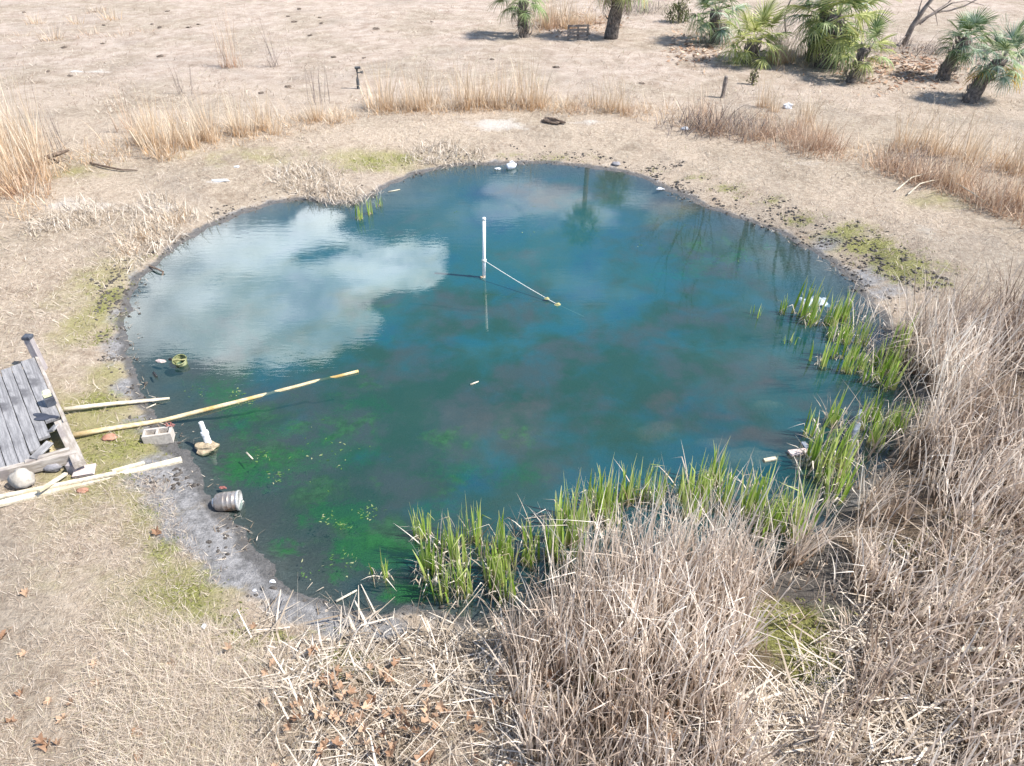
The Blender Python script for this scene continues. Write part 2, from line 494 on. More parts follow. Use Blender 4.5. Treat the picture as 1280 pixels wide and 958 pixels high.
def water_material():
    m, T = mat('pond_water')
    co = T.node('ShaderNodeTexCoord').outputs['Object']
    n1 = T.noise(co, .33, 5, .6, .6)
    n2 = T.noise(co, 1.1, 5, .6, .3)
    dep = T.attr('depth')
    turb = T.math('SUBTRACT', 1.0, T.math('EXPONENT', T.math('MULTIPLY', dep, -1.35)))
    c = T.ramp(T.math('ADD', T.math('MULTIPLY', n1, .7), T.math('MULTIPLY', n2, .3)),
               [(.32, (.005, .068, .125)), (.45, (.008, .095, .125)), (.56, (.014, .095, .1)), (.68, (.06, .095, .108))])
    al = T.math('ADD', T.attr('algae'), T.math('MULTIPLY', T.math('SUBTRACT', n2, .5), 1.3))
    c = T.mix(T.math('MULTIPLY', T.sstep(al, .08, .6), .88), c, T.mix(T.sstep(T.noise(co, .8, 5, .6), .42, .6), (.014, .062, .042), (.04, .066, .066)))
    wd = T.math('ADD', T.attr('weed'), T.math('MULTIPLY', T.math('SUBTRACT', T.noise(co, 1.9, 6, .68, .4), .5), 2.2))
    c = T.mix(T.math('MULTIPLY', T.sstep(wd, .5, 1.0), .8), c, T.mix(T.sstep(T.noise(co, 7, 4, .7), .35, .65), (.012, .075, .025), (.03, .15, .045)))
    si = T.math('ADD', T.attr('silt'), T.math('MULTIPLY', T.math('SUBTRACT', T.noise(co, 1.6, 6, .65), .5), 1.3))
    c = T.mix(T.math('MULTIPLY', T.sstep(si, .3, .95), .75), c, (.085, .086, .084))
    body = T.node('ShaderNodeBsdfDiffuse', inp={0: c})
    tr = T.node('ShaderNodeBsdfTransparent', inp={0: (.78, .9, .9, 1)})
    under = T.node('ShaderNodeMixShader', inp={0: turb, 1: tr.outputs[0], 2: body.outputs[0]})
    r1 = T.noise(T.vmath('MULTIPLY', co, (2.2, 9, 1)), 1.0, 3, .55, .4)
    r2 = T.noise(T.vmath('MULTIPLY', co, (7, 22, 1)), 1.0, 2, .5)
    calm = T.sstep(T.noise(co, .25, 3, .5), .42, .62)
    h = T.math('ADD', r1, T.math('MULTIPLY', r2, .3))
    bmp = T.node('ShaderNodeBump', inp={'Strength': T.math('ADD', .012, T.math('MULTIPLY', calm, .03)), 'Distance': .02, 'Height': h})
    fr = T.node('ShaderNodeFresnel', inp={0: 1.5, 1: bmp.outputs[0]})
    gl = T.node('ShaderNodeBsdfGlossy', inp={0: (1, 1, 1, 1), 'Roughness': .015, 'Normal': bmp.outputs[0]})
    out = T.node('ShaderNodeMixShader', inp={0: fr.outputs[0], 1: under.outputs[0], 2: gl.outputs[0]})
    T.node('ShaderNodeOutputMaterial', inp={0: out.outputs[0]})
    return m


# ------------------------------------------------------------------ mesh helpers
def np_mesh(name, V, F, m, attrs=None, smooth=False):
    """V (n,3), F (k,3|4) -> mesh"""
    me = bpy.data.meshes.new(name)
    V = np.asarray(V, np.float32)
    F = np.asarray(F, np.int32)
    n, k = len(F), F.shape[1]
    me.vertices.add(len(V))
    me.vertices.foreach_set('co', V.ravel())
    me.loops.add(n * k)
    me.loops.foreach_set('vertex_index', F.ravel())
    me.polygons.add(n)
    me.polygons.foreach_set('loop_start', np.arange(0, n * k, k, dtype=np.int32))
    if smooth:
        me.polygons.foreach_set('use_smooth', np.ones(n, bool))
    me.update(calc_edges=True)
    for an, av in (attrs or {}).items():
        a = me.attributes.new(an, 'FLOAT', 'POINT')
        a.data.foreach_set('value', np.asarray(av, np.float32))
    if m:
        me.materials.append(m)
    return me


def link(name, me, parent=None, loc=None):
    o = bpy.data.objects.new(name, me)
    COL.objects.link(o)
    if parent:
        o.parent = parent
    if loc is not None:
        o.location = loc
    return o


def tag(o, label=None, cat=None, group=None, kind=None):
    if label:
        o['label'] = label
    if cat:
        o['category'] = cat
    if group:
        o['group'] = group
    if kind:
        o['kind'] = kind
    return o


def empty(name, loc, label, cat, group=None, rz=0.0):
    o = bpy.data.objects.new(name, None)
    o.empty_display_size = .1
    COL.objects.link(o)
    o.location = loc
    o.rotation_euler = (0, 0, rz)
    return tag(o, label, cat, group)


def stuff(name, V, F, m, attrs=None, parent=None, label=None, cat=None):
    o = link(name, np_mesh(name, V, F, m, attrs), parent)
    o['kind'] = 'stuff'
    return tag(o, label, cat)


class MB:
    """collects boxes, tubes and lumps into one mesh"""
    def __init__(self):
        self.v, self.f = [], []

    def add(self, vs, fs):
        o = len(self.v)
        self.v += [tuple(p) for p in vs]
        self.f += [tuple(i + o for i in q) for q in fs]
        return self

    def box(self, size, M=Matrix(), bev=0.006, wear=0.0):
        """bevelled box centred on M"""
        hx, hy, hz = (s / 2 for s in size)
        b = min(bev, hx * .4, hy * .4, hz * .4)
        vs = []
        for z, ins in ((-hz, b), (-hz + b, 0), (hz - b, 0), (hz, b)):
            for sx_, sy_, in ((-1, -1), (1, -1), (1, 1), (-1, 1)):
                x, y = sx_ * (hx - ins), sy_ * (hy - ins)
                vs.append(M @ Vector((x + random.uniform(-wear, wear), y + random.uniform(-wear, wear), z + random.uniform(-wear, wear) * .5)))
        fs = [(3, 2, 1, 0), (12, 13, 14, 15)]
        for k in range(3):
            for i in range(4):
                j = (i + 1) % 4
                fs.append((k * 4 + i, k * 4 + j, k * 4 + 4 + j, k * 4 + 4 + i))
        return self.add(vs, fs)

    def tube(self, pts, rad, n=8, cap=True, flat_=1.0):
        pts = [Vector(p) for p in pts]
        if not hasattr(rad, '__len__'):
            rad = [rad] * len(pts)
        o = len(self.v)
        up = Vector((0, 0, 1))
        for i, p in enumerate(pts):
            d = (pts[min(i + 1, len(pts) - 1)] - pts[max(i - 1, 0)]).normalized()
            a = d.cross(up)
            if a.length < .05:
                a = d.cross(Vector((1, 0, 0)))
            a.normalize()
            b = a.cross(d)
            for k in range(n):
                th = 2 * math.pi * k / n
                self.v.append(tuple(p + (a * math.cos(th) + b * math.sin(th) * flat_) * rad[i]))
        for i in range(len(pts) - 1):
            for k in range(n):
                q = (k + 1) % n
                self.f.append((o + i * n + k, o + i * n + q, o + i * n + n + q, o + i * n + n + k))
        if cap:
            self.f.append(tuple(o + k for k in reversed(range(n))))
            e = o + (len(pts) - 1) * n
            self.f.append(tuple(e + k for k in range(n)))
        return self

    def lathe(self, prof, M=Matrix(), n=20):
        """prof: list of (radius, z)"""
        o = len(self.v)
        for r_, z in prof:
            for k in range(n):
                th = 2 * math.pi * k / n
                self.v.append(tuple(M @ Vector((r_ * math.cos(th), r_ * math.sin(th), z))))
        for i in range(len(prof) - 1):
            for k in range(n):
                q = (k + 1) % n
                self.f.append((o + i * n + k, o + i * n + q, o + i * n + n + q, o + i * n + n + k))
        return self

    def lump(self, c, r, seed=0, sq=(1, 1, 1), rough=.3, n=10, m=7):
        o = len(self.v)
        for i in range(m + 1):
            ph = math.pi * i / m
            for k in range(n):
                th = 2 * math.pi * k / n
                d = Vector((math.sin(ph) * math.cos(th), math.sin(ph) * math.sin(th), math.cos(ph)))
                q = 1 + rough * (mnoise.noise(d * 1.6 + Vector((seed * 7.3, seed * 1.7, 0)))) + rough * .5 * mnoise.noise(d * 4 + Vector((seed, 9, seed)))
                self.v.append((c[0] + d.x * r * sq[0] * q, c[1] + d.y * r * sq[1] * q, c[2] + d.z * r * sq[2] * q))
        for i in range(m):
            for k in range(n):
                q = (k + 1) % n
                self.f.append((o + i * n + k, o + i * n + n + k, o + i * n + n + q, o + i * n + q))
        return self

    def mesh(self, name, m, smooth=False):
        me = bpy.data.meshes.new(name)
        me.from_pydata(self.v, [], self.f)
        me.materials.append(m)
        if smooth:
            me.polygons.foreach_set('use_smooth', np.ones(len(me.polygons), bool))
        me.update()
        return me

    def build(self, name, m, parent=None, smooth=False, loc=None):
        return link(name, self.mesh(name, m, smooth), parent, loc)


def blades(P0, length, width, az, lean, curl, nseg=4, fold=None, fold_at=.6, face=None, taper=1.0, zroot=0.0, tint=None):
    """ribbons: root points P0 (N,3); lean = tilt at the root (rad), curl = extra tilt at the tip, fold = extra tilt past fold_at"""
    N = len(P0)
    b = lambda a: np.broadcast_to(np.asarray(a, float), (N,)).copy()
    length, width, az, lean, curl = b(length), b(width), b(az), b(lean), b(curl)
    fold = b(0 if fold is None else fold)
    fold_at = b(fold_at)
    face = RNG.uniform(0, 2 * np.pi, N) if face is None else b(face)
    tint = RNG.uniform(0, 1, N) if tint is None else b(tint)
    dirx, diry = np.cos(az), np.sin(az)
    wx, wy = np.cos(face), np.sin(face)
    V = np.zeros((N, nseg + 1, 2, 3))
    pos = np.array(P0, float).copy()
    pos[:, 2] += zroot
    al = np.zeros((N, nseg + 1, 2))
    for j in range(nseg + 1):
        t = j / nseg
        w = width * (1 - taper * t ** 2.2) * .5 + .0004
        off = np.stack([wx * w, wy * w, np.zeros(N)], -1)
        V[:, j, 0] = pos - off
        V[:, j, 1] = pos + off
        al[:, j] = t
        if j < nseg:
            tm = (j + .5) / nseg
            phi = lean + curl * tm ** 1.5 + np.where(tm > fold_at, fold, 0)
            seg = length / nseg
            pos = pos + np.stack([dirx * np.sin(phi) * seg, diry * np.sin(phi) * seg, np.cos(phi) * seg], -1)
    idx = np.arange(N * (nseg + 1) * 2).reshape(N, nseg + 1, 2)
    F = np.stack([idx[:, :-1, 0], idx[:, :-1, 1], idx[:, 1:, 1], idx[:, 1:, 0]], -1).reshape(-1, 4)
    tt = np.repeat(tint, (nseg + 1) * 2)
    return V.reshape(-1, 3), F, {'tint': tt, 'along': al.ravel()}


def join(*parts):
    V, F, A = [], [], {}
    o = 0
    for v, f, a in parts:
        V.append(v)
        F.append(f + o)
        o += len(v)
        for k, x in a.items():
            A.setdefault(k, []).append(x)
    return np.concatenate(V), np.concatenate(F), {k: np.concatenate(x) for k, x in A.items()}


def inpoly(px, py, poly):
    ins = np.zeros(px.shape, bool)
    n = len(poly)
    for i in range(n):
        ax, ay = poly[i]
        bx, by = poly[(i + 1) % n]
        ins ^= ((ay > py) != (by > py)) & (px < (bx - ax) * (py - ay) / (by - ay + 1e-12) + ax)
    return ins


def scatter_world(poly_px, per_m2):
    """even scatter on the ground inside a footprint given by photo pixels"""
    g = ground([p[0] for p in poly_px], [p[1] for p in poly_px])[:, :2]
    lo, hi = g.min(0), g.max(0)
    n = int((hi[0] - lo[0]) * (hi[1] - lo[1]) * per_m2)
    x = RNG.uniform(lo[0], hi[0], n)
    y = RNG.uniform(lo[1], hi[1], n)
    k = inpoly(x, y, [tuple(q) for q in g])
    x, y = x[k], y[k]
    return np.stack([x, y, land(x, y)], -1)


# ------------------------------------------------------------------ setting: ground sheet
def axis(lo, hi, step, far, grow=1.22):
    a = list(np.arange(lo, hi + step * .5, step))
    s = step
    while a[-1] < far:
        s *= grow
        a.append(a[-1] + s)
    s = step
    while a[0] > -far:
        s *= grow
        a.insert(0, a[0] - s)
    return np.array(a)


gx = axis(-13, 13, .085, 2600)
ya = list(np.arange(2.0, 22, .085)) + list(np.arange(22, 46, .2))
s = .2
while ya[-1] < 2600:
    s *= 1.2
    ya.append(ya[-1] + s)
s = .085
while ya[0] > -600:
    s *= 1.25
    ya.insert(0, ya[0] - s)
gy = np.array(ya)
XX, YY = np.meshgrid(gx, gy)
X, Y = XX.ravel(), YY.ravel()
Z = land(X, Y)
S = sdist(X, Y) + wobble(X, Y)
nx, ny = len(gx), len(gy)
ZG, SG = Z.reshape(ny, nx), S.reshape(ny, nx)
SR = (S - wobble(X, Y)).reshape(ny, nx)


def lookup(A, x, y):
    """bilinear look-up on the ground sheet's own grid"""
    x = np.asarray(x, float)
    y = np.asarray(y, float)
    i = np.clip(np.searchsorted(gx, x) - 1, 0, nx - 2)
    j = np.clip(np.searchsorted(gy, y) - 1, 0, ny - 2)
    u = np.clip((x - gx[i]) / (gx[i + 1] - gx[i]), 0, 1)
    w = np.clip((y - gy[j]) / (gy[j + 1] - gy[j]), 0, 1)
    return (A[j, i] * (1 - u) + A[j, i + 1] * u) * (1 - w) + (A[j + 1, i] * (1 - u) + A[j + 1, i + 1] * u) * w


def land(x, y):
    return lookup(ZG, x, y)


def sdist(x, y):
    return lookup(SR, x, y)


idx = np.arange(nx * ny).reshape(ny, nx)
FQ = np.stack([idx[:-1, :-1], idx[:-1, 1:], idx[1:, 1:], idx[1:, :-1]], -1).reshape(-1, 4)


RIGHT_BED = [(1330, 400), (1250, 402), (1180, 408), (1120, 415), (1105, 435), (1140, 470), (1168, 500), (1145, 545), (1105, 590), (1072, 640), (1062, 690), (1066, 740), (1085, 800),
             (1060, 860), (1010, 920), (1000, 1040), (1420, 1040), (1420, 600)]
MID_BED = [(655, 745), (700, 725), (770, 712), (850, 705), (930, 700), (985, 690), (1030, 690), (985, 715), (930, 745), (940, 800), (915, 850), (930, 910), (960, 1040),
           (690, 1040), (640, 900), (630, 800)]
LOW_BED = [(420, 800), (520, 790), (600, 790), (650, 800), (690, 1040), (420, 1040), (330, 920), (300, 860)]


def blobs(lst):
    """sum of soft blobs given as photo pixel centre and radii in metres"""
    out = np.zeros(X.shape)
    for (px, py, rx, ry, a) in lst:
        c = G(px, py)
        out = np.maximum(out, a * np.exp(-(((X - c.x) / rx) ** 2 + ((Y - c.y) / ry) ** 2)))
    return out


ring = np.exp(-((S - .25) / .4) ** 2) * (S > -.3)
A_mud = np.maximum(.62 * np.exp(-(np.maximum(S, 0) / .28) ** 2),
                   blobs([(205, 590, .6, .6, .95), (225, 620, .5, .5, .95), (245, 655, .55, .5, .95), (270, 680, .5, .4, .95), (300, 710, .55, .4, .95), (345, 735, .5, .3, .9), (160, 430, .45, .8, .85), (160, 390, .4, .7, .7), (180, 345, .5, .5, .5),
                          (170, 480, .4, .5, .8), (190, 530, .5, .35, .8), (385, 758, .6, .3, .95), (430, 778, .5, .3, .95), (475, 782, .4, .25, .9), (1080, 345, .7, .6, .7),
                          (1110, 365, .7, .5, .6), (1030, 305, .6, .5, .6)]))
A_wet = np.maximum(np.exp(-(np.maximum(S, 0) / .2) ** 2), blobs([(985, 730, .4, .35, .95), (1055, 770, .4, .3, .9), (1030, 700, .45, .55, 1.0), (1040, 740, .4, .45, 1.0), (1000, 700, .4, .3, .9), (1010, 745, .4, .35, .8)]))
A_moss = blobs([(135, 375, .3, 1.0, .75), (125, 420, .35, .7, .6), (125, 505, .5, .5, .7), (165, 535, .3, .4, .6), (110, 575, .5, .35, .6), (205, 690, .35, .35, .7), (185, 640, .35, .3, .5), (250, 720, .3, .25, .6), (285, 775, .35, .2, .7), (350, 795, .4, .15, .7), (390, 790, .3, .15, .6), (960, 252, .9, .4, .55), (1000, 275, .9, .5, .6), (870, 222, .8, .4, .5), (820, 212, .8, .35, .45), (1085, 310, .9, .6, .8), (1125, 335, .8, .6, .85), (1160, 355, .7, .5, .7), (330, 262, .8, .35, .4), (270, 285, .6, .3, .45), (200, 325, .5, .4, .5), (580, 198, .8, .35, .5), (640, 195, .9, .35, .5), (235, 745, .55, .35, .75), (215, 715, .35, .3, .6), (260, 770, .4, .25, .6), (160, 560, .6, .5, .65), (120, 540, .5, .4, .6),
                (150, 590, .5, .3, .6), (190, 565, .3, .3, .5), (430, 830, .45, .25, 1.0), (300, 800, .4, .2, .8), (640, 830, .3, .2, .7), (340, 830, .4, .2, .65), (390, 850, .3, .15, .6),
                (120, 360, .3, .7, .6), (150, 400, .3, .5, .55), (105, 345, .25, .4, .6), (470, 205, 1.2, .7, .6), (510, 198, .7, .5, .6), (440, 212, .6, .5, .6),
                (690, 197, 1.0, .4, .55), (740, 198, .7, .3, .5), (905, 235, .8, .5, .55), (930, 245, .6, .4, .5), (1060, 290, 1.0, .6, .65),
                (1110, 320, .9, .7, .75), (1145, 345, .8, .7, .75), (1020, 270, .8, .5, .5), (985, 785, .55, .5, 1.1), (940, 780, .35, .35, .9), (1010, 825, .45, .4, .9), (1030, 770, .4, .35, .8),
                (760, 850, .4, .2, .7), (880, 900, .4, .2, .6), (1170, 690, .8, .4, .6), (1210, 660, .6, .4, .5), (1180, 335, .5, .5, .6), (90, 200, .6, .4, .4), (120, 195, .5, .3, .4)])
A_clod = np.maximum(blobs([(215, 600, .4, .3, .35), (175, 470, .3, .4, .35), (340, 738, .4, .2, .3), (270, 690, .3, .3, .25), (150, 440, .4, .5, .5), (560, 196, .8, .3, .4), (660, 192, 1.0, .5, .45), (720, 200, 1.2, .5, .5), (800, 215, 1.2, .6, .55), (860, 240, 1.1, .6, .6), (930, 262, 1.1, .6, .6),
                           (1000, 280, 1.1, .6, .6), (1050, 300, 1.0, .6, .6), (1100, 325, .9, .7, .6), (1140, 350, .8, .7, .55),
                           (150, 370, .4, .7, .6), (140, 350, .4, .5, .55), (165, 410, .35, .6, .5), (145, 430, .4, .6, .4), (300, 272, .8, .4, .4),
                           (195, 605, .3, .2, .3), (185, 325, .5, .4, .5), (240, 300, .5, .4, .35)]) * 1.0, 0)
A_green = blobs([(110, 400, .5, 1.4, .8), (135, 470, .5, .8, .7), (130, 560, 1.2, .9, .95), (190, 620, .7, .6, .8), (230, 735, .8, .6, .9), (100, 520, 1.2, 1.0, .8), (150, 590, 1.3, .9, .9), (200, 650, .8, .8, .6), (220, 740, 1.0, .8, .7), (120, 350, .8, 1.6, .6), (330, 195, 2.2, .9, .45),
                 (100, 640, .9, .6, .5), (470, 200, 2, 1, .6), (60, 720, .8, .5, .35), (100, 215, 1.2, .8, .55), (260, 195, 1.5, .8, .4), (1180, 250, 1.5, .8, .5),
                 (430, 840, .9, .4, .6), (980, 800, .8, .8, .8), (1190, 690, 1, .6, .6), (800, 880, 1.0, .5, .5), (1060, 300, 1.8, .9, .5)])
A_pale = blobs([(620, 157, 1.4, .5, .9), (740, 152, 1.2, .3, .6), (120, 90, .7, .2, .9), (268, 228, .3, .12, .8), (100, 255, 1.6, .6, .6), (180, 260, 1.6, .7, .55), (60, 280, 1, .5, .5),
                (1000, 210, 1.5, .8, .4), (1150, 290, 1.5, .9, .4), (470, 145, .6, .4, .5), (1230, 800, .8, .3, .6), (560, 185, 1, .5, .4), (680, 345, .1, .1, 0)])
A_weed = blobs([(330, 580, 1.0, .8, .85), (300, 530, .8, .8, .7), (420, 560, 1.2, .8, .8), (420, 640, .7, .6, .85), (480, 690, 1.0, .5, .95), (360, 690, .5, .4, .6),
                (520, 740, .6, .3, .9), (280, 490, .9, .8, .6), (450, 510, 1.0, .7, .6), (560, 590, .8, .6, .7), (650, 590, .8, .6, .6), (540, 640, .6, .5, .7), (340, 540, .6, .5, .8),
                (880, 330, 1.8, 1.2, .6), (860, 400, 1.2, .9, .4), (470, 420, 1.2, .7, .45), (1020, 600, .5, .4, .6), (420, 720, .4, .3, .7)])
A_shoal = np.zeros(X.shape)
for (cx, cy, rx, ry, dz) in SHOALS:
    A_shoal = np.maximum(A_shoal, min(1, dz * 1.1) * np.exp(-(((X + 1.1 * rx * (fbm(X * 1.4, Y * 1.4, 71, 4) - .5) - cx) / rx) ** 2 + ((Y + 1.6 * ry * (fbm(X * 1.4, Y * 1.4, 81, 4) - .5) - cy) / ry) ** 2)))
A_algae = np.maximum(A_weed, blobs([(520, 560, 3.2, 2.2, .72), (760, 520, 3.2, 2.0, .6), (420, 640, 2, 1.5, .8), (900, 450, 2.5, 2, .5), (600, 440, 3, 1.6, .45), (880, 340, 2.2, 1.8, .5)]))
A_bed = np.clip(-S / .3, 0, 1)
A_field = np.clip((Y - 20) / 8, 0, 1) * np.clip((S - 2.2) / 3, 0, 1)
A_mud = A_mud * (1 - np.clip((S - 1.2) / .8, 0, 1))
A_peat_shade = np.zeros(X.shape)  # reed bed floors: peaty soil, darkened to paint in shade between stalks
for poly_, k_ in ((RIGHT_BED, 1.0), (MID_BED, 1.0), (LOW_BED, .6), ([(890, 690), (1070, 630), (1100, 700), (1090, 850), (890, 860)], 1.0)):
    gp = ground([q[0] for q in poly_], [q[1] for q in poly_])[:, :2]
    A_peat_shade = np.maximum(A_peat_shade, k_ * inpoly(X, Y, [tuple(q) for q in gp]))
M_EARTH = ground_material()
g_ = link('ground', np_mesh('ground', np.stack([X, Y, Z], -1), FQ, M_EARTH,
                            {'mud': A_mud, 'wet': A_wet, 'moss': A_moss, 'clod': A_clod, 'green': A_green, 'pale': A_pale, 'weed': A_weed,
                             'shoal': A_shoal, 'bed': A_bed, 'peat_shade': A_peat_shade, 'field': A_field}, smooth=True))
g_['kind'] = 'structure'

# water sheet, a little wider than the pond so that the bank cuts it
wxs = np.arange(-8.6, 9.0, .12)
wys = np.arange(3.6, 21, .12)
WX, WY = np.meshgrid(wxs, wys)
wz = land(WX.ravel(), WY.ravel())
ws = sdist(WX.ravel(), WY.ravel())
wi = np.arange(WX.size).reshape(WX.shape)
wf = np.stack([wi[:-1, :-1], wi[:-1, 1:], wi[1:, 1:], wi[1:, :-1]], -1).reshape(-1, 4)
keep = (ws[wf] < .6).any(1)
wf = wf[keep]
used = np.unique(wf)
remap = np.full(WX.size, -1)
remap[used] = np.arange(len(used))
wV = np.stack([WX.ravel(), WY.ravel(), np.zeros(WX.size)], -1)[used]
wo = link('water', np_mesh('water', wV, remap[wf], water_material(), {'depth': np.maximum(-wz[used], 0), 'algae': lookup(A_algae.reshape(ny, nx), wV[:, 0], wV[:, 1]),
                                                            'weed': lookup(A_weed.reshape(ny, nx), wV[:, 0], wV[:, 1]),
                                                            'silt': lookup(A_shoal.reshape(ny, nx), wV[:, 0], wV[:, 1])}, smooth=True))
wo['kind'] = 'structure'

# ------------------------------------------------------------------ short dry turf over the banks and the pasture
def turf(n, xr, yr, cond, lmin, lmax, wid, lean=(0.6, 1.5), m=M_TURF, name='dry_turf', lift=0, nseg=2, tmul=1.0, dens=None):
    px = RNG.uniform(*xr, n)
    py = RNG.uniform(*yr, n)
    p = ground(px, py)
    sd = sdist(p[:, 0], p[:, 1]) + wobble(p[:, 0], p[:, 1])
    k = cond(px, py, sd)
    if dens is not None:
        k &= RNG.uniform(0, 1, n) < dens(p, px, py)
    p = p[k]
    d = np.hypot(p[:, 1], p[:, 0])
    N = len(p)
    sc = np.clip(d / 12, .8, 2.2)
    v, f, a = blades(p, RNG.uniform(lmin, lmax, N) * sc ** .4, wid * sc * RNG.uniform(.6, 1.4, N), RNG.uniform(0, 2 * np.pi, N),
                     RNG.uniform(*lean, N), RNG.uniform(-.2, .6, N), nseg, zroot=lift, tint=RNG.uniform(0, 1, N) ** tmul * .97)
    return stuff(name, v, f, m, a)


patchy = lambda p, px, py: np.clip((fbm(p[:, 0] * .8, p[:, 1] * .8, 21, 4) - .33) * 3.2, .12, 1)
turf(85000, (-120, 700), (600, 1020), lambda x, y, sd: (sd > .55) & ((x < 420) | (y > 800)), 0.06, .17, .0045, dens=patchy)
turf(38000, (-120, 620), (120, 620), lambda x, y, sd: (sd > .5), .06, .18, .007, dens=patchy)
turf(36000, (450, 1420), (110, 460), lambda x, y, sd: (sd > .7), .05, .14, .007, dens=patchy)
turf(26000, (-100, 1400), (-20, 140), lambda x, y, sd: (sd > 1), .05, .16, .008, dens=patchy)
# longer hair-like grass in the lower corner
turf(26000, (90, 420), (770, 1030), lambda x, y, sd: (sd > .7) & (RNG.uniform(.2, 1.3, len(x)) > ((x - 230) / 130) ** 2 + ((y - 890) / 125) ** 2), 0.13, .32, .0042,
     lean=(.55, 1.35), name='straw_grass', nseg=4, tmul=.5)
# moss tufts
mo = A_moss * (S > .05) * .9
sel = np.where((mo > .28) & (np.abs(X) < 13) & (Y < 24))[0]
w_ = mo[sel] / np.maximum(1, 1) * 1.0
pick = sel[RNG.uniform(0, 1, len(sel)) < np.clip(w_, 0, 1)]
pick = np.repeat(pick, 4)
mp = np.stack([X[pick] + RNG.normal(0, .05, len(pick)), Y[pick] + RNG.normal(0, .05, len(pick)), Z[pick]], -1)
mp[:, 2] = land(mp[:, 0], mp[:, 1])
kk = fbm(mp[:, 0] * 4, mp[:, 1] * 4, 31, 3) > .48
mp = mp[kk]
v, f, a = blades(mp, RNG.uniform(.02, .06, len(mp)), RNG.uniform(.008, .02, len(mp)), RNG.uniform(0, 6.28, len(mp)), RNG.uniform(.2, 1.3, len(mp)), .3, 2)
stuff('green_moss', v, f, M_MOSS, a)

# ------------------------------------------------------------------ clods of trodden mud
ICO_V = np.array([(0, 0, 1), (.894, 0, .447), (.276, .851, .447), (-.724, .526, .447), (-.724, -.526, .447), (.276, -.851, .447),
                  (.724, .526, -.447), (-.276, .851, -.447), (-.894, 0, -.447), (-.276, -.851, -.447), (.724, -.526, -.447), (0, 0, -1)])
ICO_F = np.array([(0, 1, 2), (0, 2, 3), (0, 3, 4), (0, 4, 5), (0, 5, 1), (1, 6, 2), (2, 7, 3), (3, 8, 4), (4, 9, 5), (5, 10, 1), (6, 7, 2), (7, 8, 3),
                  (8, 9, 4), (9, 10, 5), (10, 6, 1), (11, 7, 6), (11, 8, 7), (11, 9, 8), (11, 10, 9), (11, 6, 10)])


def lumps(P, r, sq=.6):
    N = len(P)
    V = ICO_V[None] * (1 + RNG.uniform(-.3, .3, (N, 12, 1))) * (r[:, None, None] * np.array([1, 1, sq]))
    an = RNG.uniform(0, 6.28, N)
    c, s_ = np.cos(an), np.sin(an)
    st = RNG.uniform(.7, 1.5, N)
    x = V[..., 0] * st[:, None]
    V = np.stack([x * c[:, None] - V[..., 1] * s_[:, None], x * s_[:, None] + V[..., 1] * c[:, None], V[..., 2]], -1) + P[:, None, :]
    F = ICO_F[None] + (np.arange(N) * 12)[:, None, None]
    return V.reshape(-1, 3), F.reshape(-1, 3)


sel = np.where((A_clod > .15) & (S > .12) & (np.abs(X) < 13) & (Y < 24))[0]
pick = sel[RNG.uniform(0, 1, len(sel)) < A_clod[sel] * 1.0]
pick = np.repeat(pick, 3)
cp = np.stack([X[pick] + RNG.normal(0, .04, len(pick)), Y[pick] + RNG.normal(0, .04, len(pick)), Z[pick]], -1)
cp = cp[fbm(cp[:, 0] * 3.1, cp[:, 1] * 3.1, 41, 4) > .5]
cp[:, 2] = land(cp[:, 0], cp[:, 1])
v, f = lumps(cp, RNG.uniform(.008, .05, len(cp)) * RNG.uniform(.5, 1, len(cp)))
stuff('mud_clods', v, f, M_CLOD)


sel = np.where((S > -.12) & (S < .5) & (np.abs(X) < 9) & (Y < 21))[0]
pick = np.repeat(sel[RNG.uniform(0, 1, len(sel)) < .5], 2)
p = np.stack([X[pick] + RNG.normal(0, .05, len(pick)), Y[pick] + RNG.normal(0, .05, len(pick)), Z[pick]], -1)
p = p[fbm(p[:, 0] * 2.2, p[:, 1] * 2.2, 45, 4) > .5]
p[:, 2] = np.maximum(land(p[:, 0], p[:, 1]), 0) + .004
N = len(p)
v1 = blades(p, RNG.uniform(.03, .16, N), RNG.uniform(.004, .014, N), RNG.uniform(0, 6.28, N), RNG.uniform(1.2, 1.56, N), 0.1, 2, tint=RNG.uniform(0, .8, N) ** 1.5)
stuff('shore_litter', v1[0], v1[1], M_LITTER, v1[2])
p2 = p[::3]
v, f = lumps(p2 + RNG.normal(0, .03, p2.shape) * [1, 1, 0], RNG.uniform(.006, .03, len(p2)))
stuff('shore_clods', v, f, M_CLOD)

# ------------------------------------------------------------------ dry reed beds
def reeds(name, pts, hmin, hmax, wid=.02, lean=(.02, .28), drift=None, nfold=.25, m=M_REED, hmul=None, tmul=1.0):
    N = len(pts)
    h = RNG.uniform(hmin, hmax, N)
    if hmul is not None:
        h = h * hmul
    az = RNG.uniform(0, 6.28, N) if drift is None else RNG.normal(drift, 1.0, N)
    fold = np.where(RNG.uniform(0, 1, N) < nfold, RNG.uniform(.9, 2.1, N), 0)
    fb_ = np.clip(fbm(pts[:, 0] * 1.2, pts[:, 1] * 1.2, 51, 3), 0, 1)
    tint = np.clip(RNG.uniform(0, 1, N) ** tmul * .75 + (fb_ - .5) * .9 + .12, 0, 1)
    v, f, a = blades(pts, h, wid * RNG.uniform(.5, 1.5, N), az, RNG.uniform(*lean, N), RNG.uniform(0, .9, N) * RNG.uniform(0, 1, N), 5, fold,
                     RNG.uniform(.35, .85, N), tint=tint)
    return v, f, a


def clumpy(pts, seed, thr=.42, k=1.6):
    q = fbm(pts[:, 0] * k, pts[:, 1] * k, seed, 3)
    return pts[RNG.uniform(0, 1, len(pts)) < np.clip((q - thr + .12) * 5, 0.04, 1)]


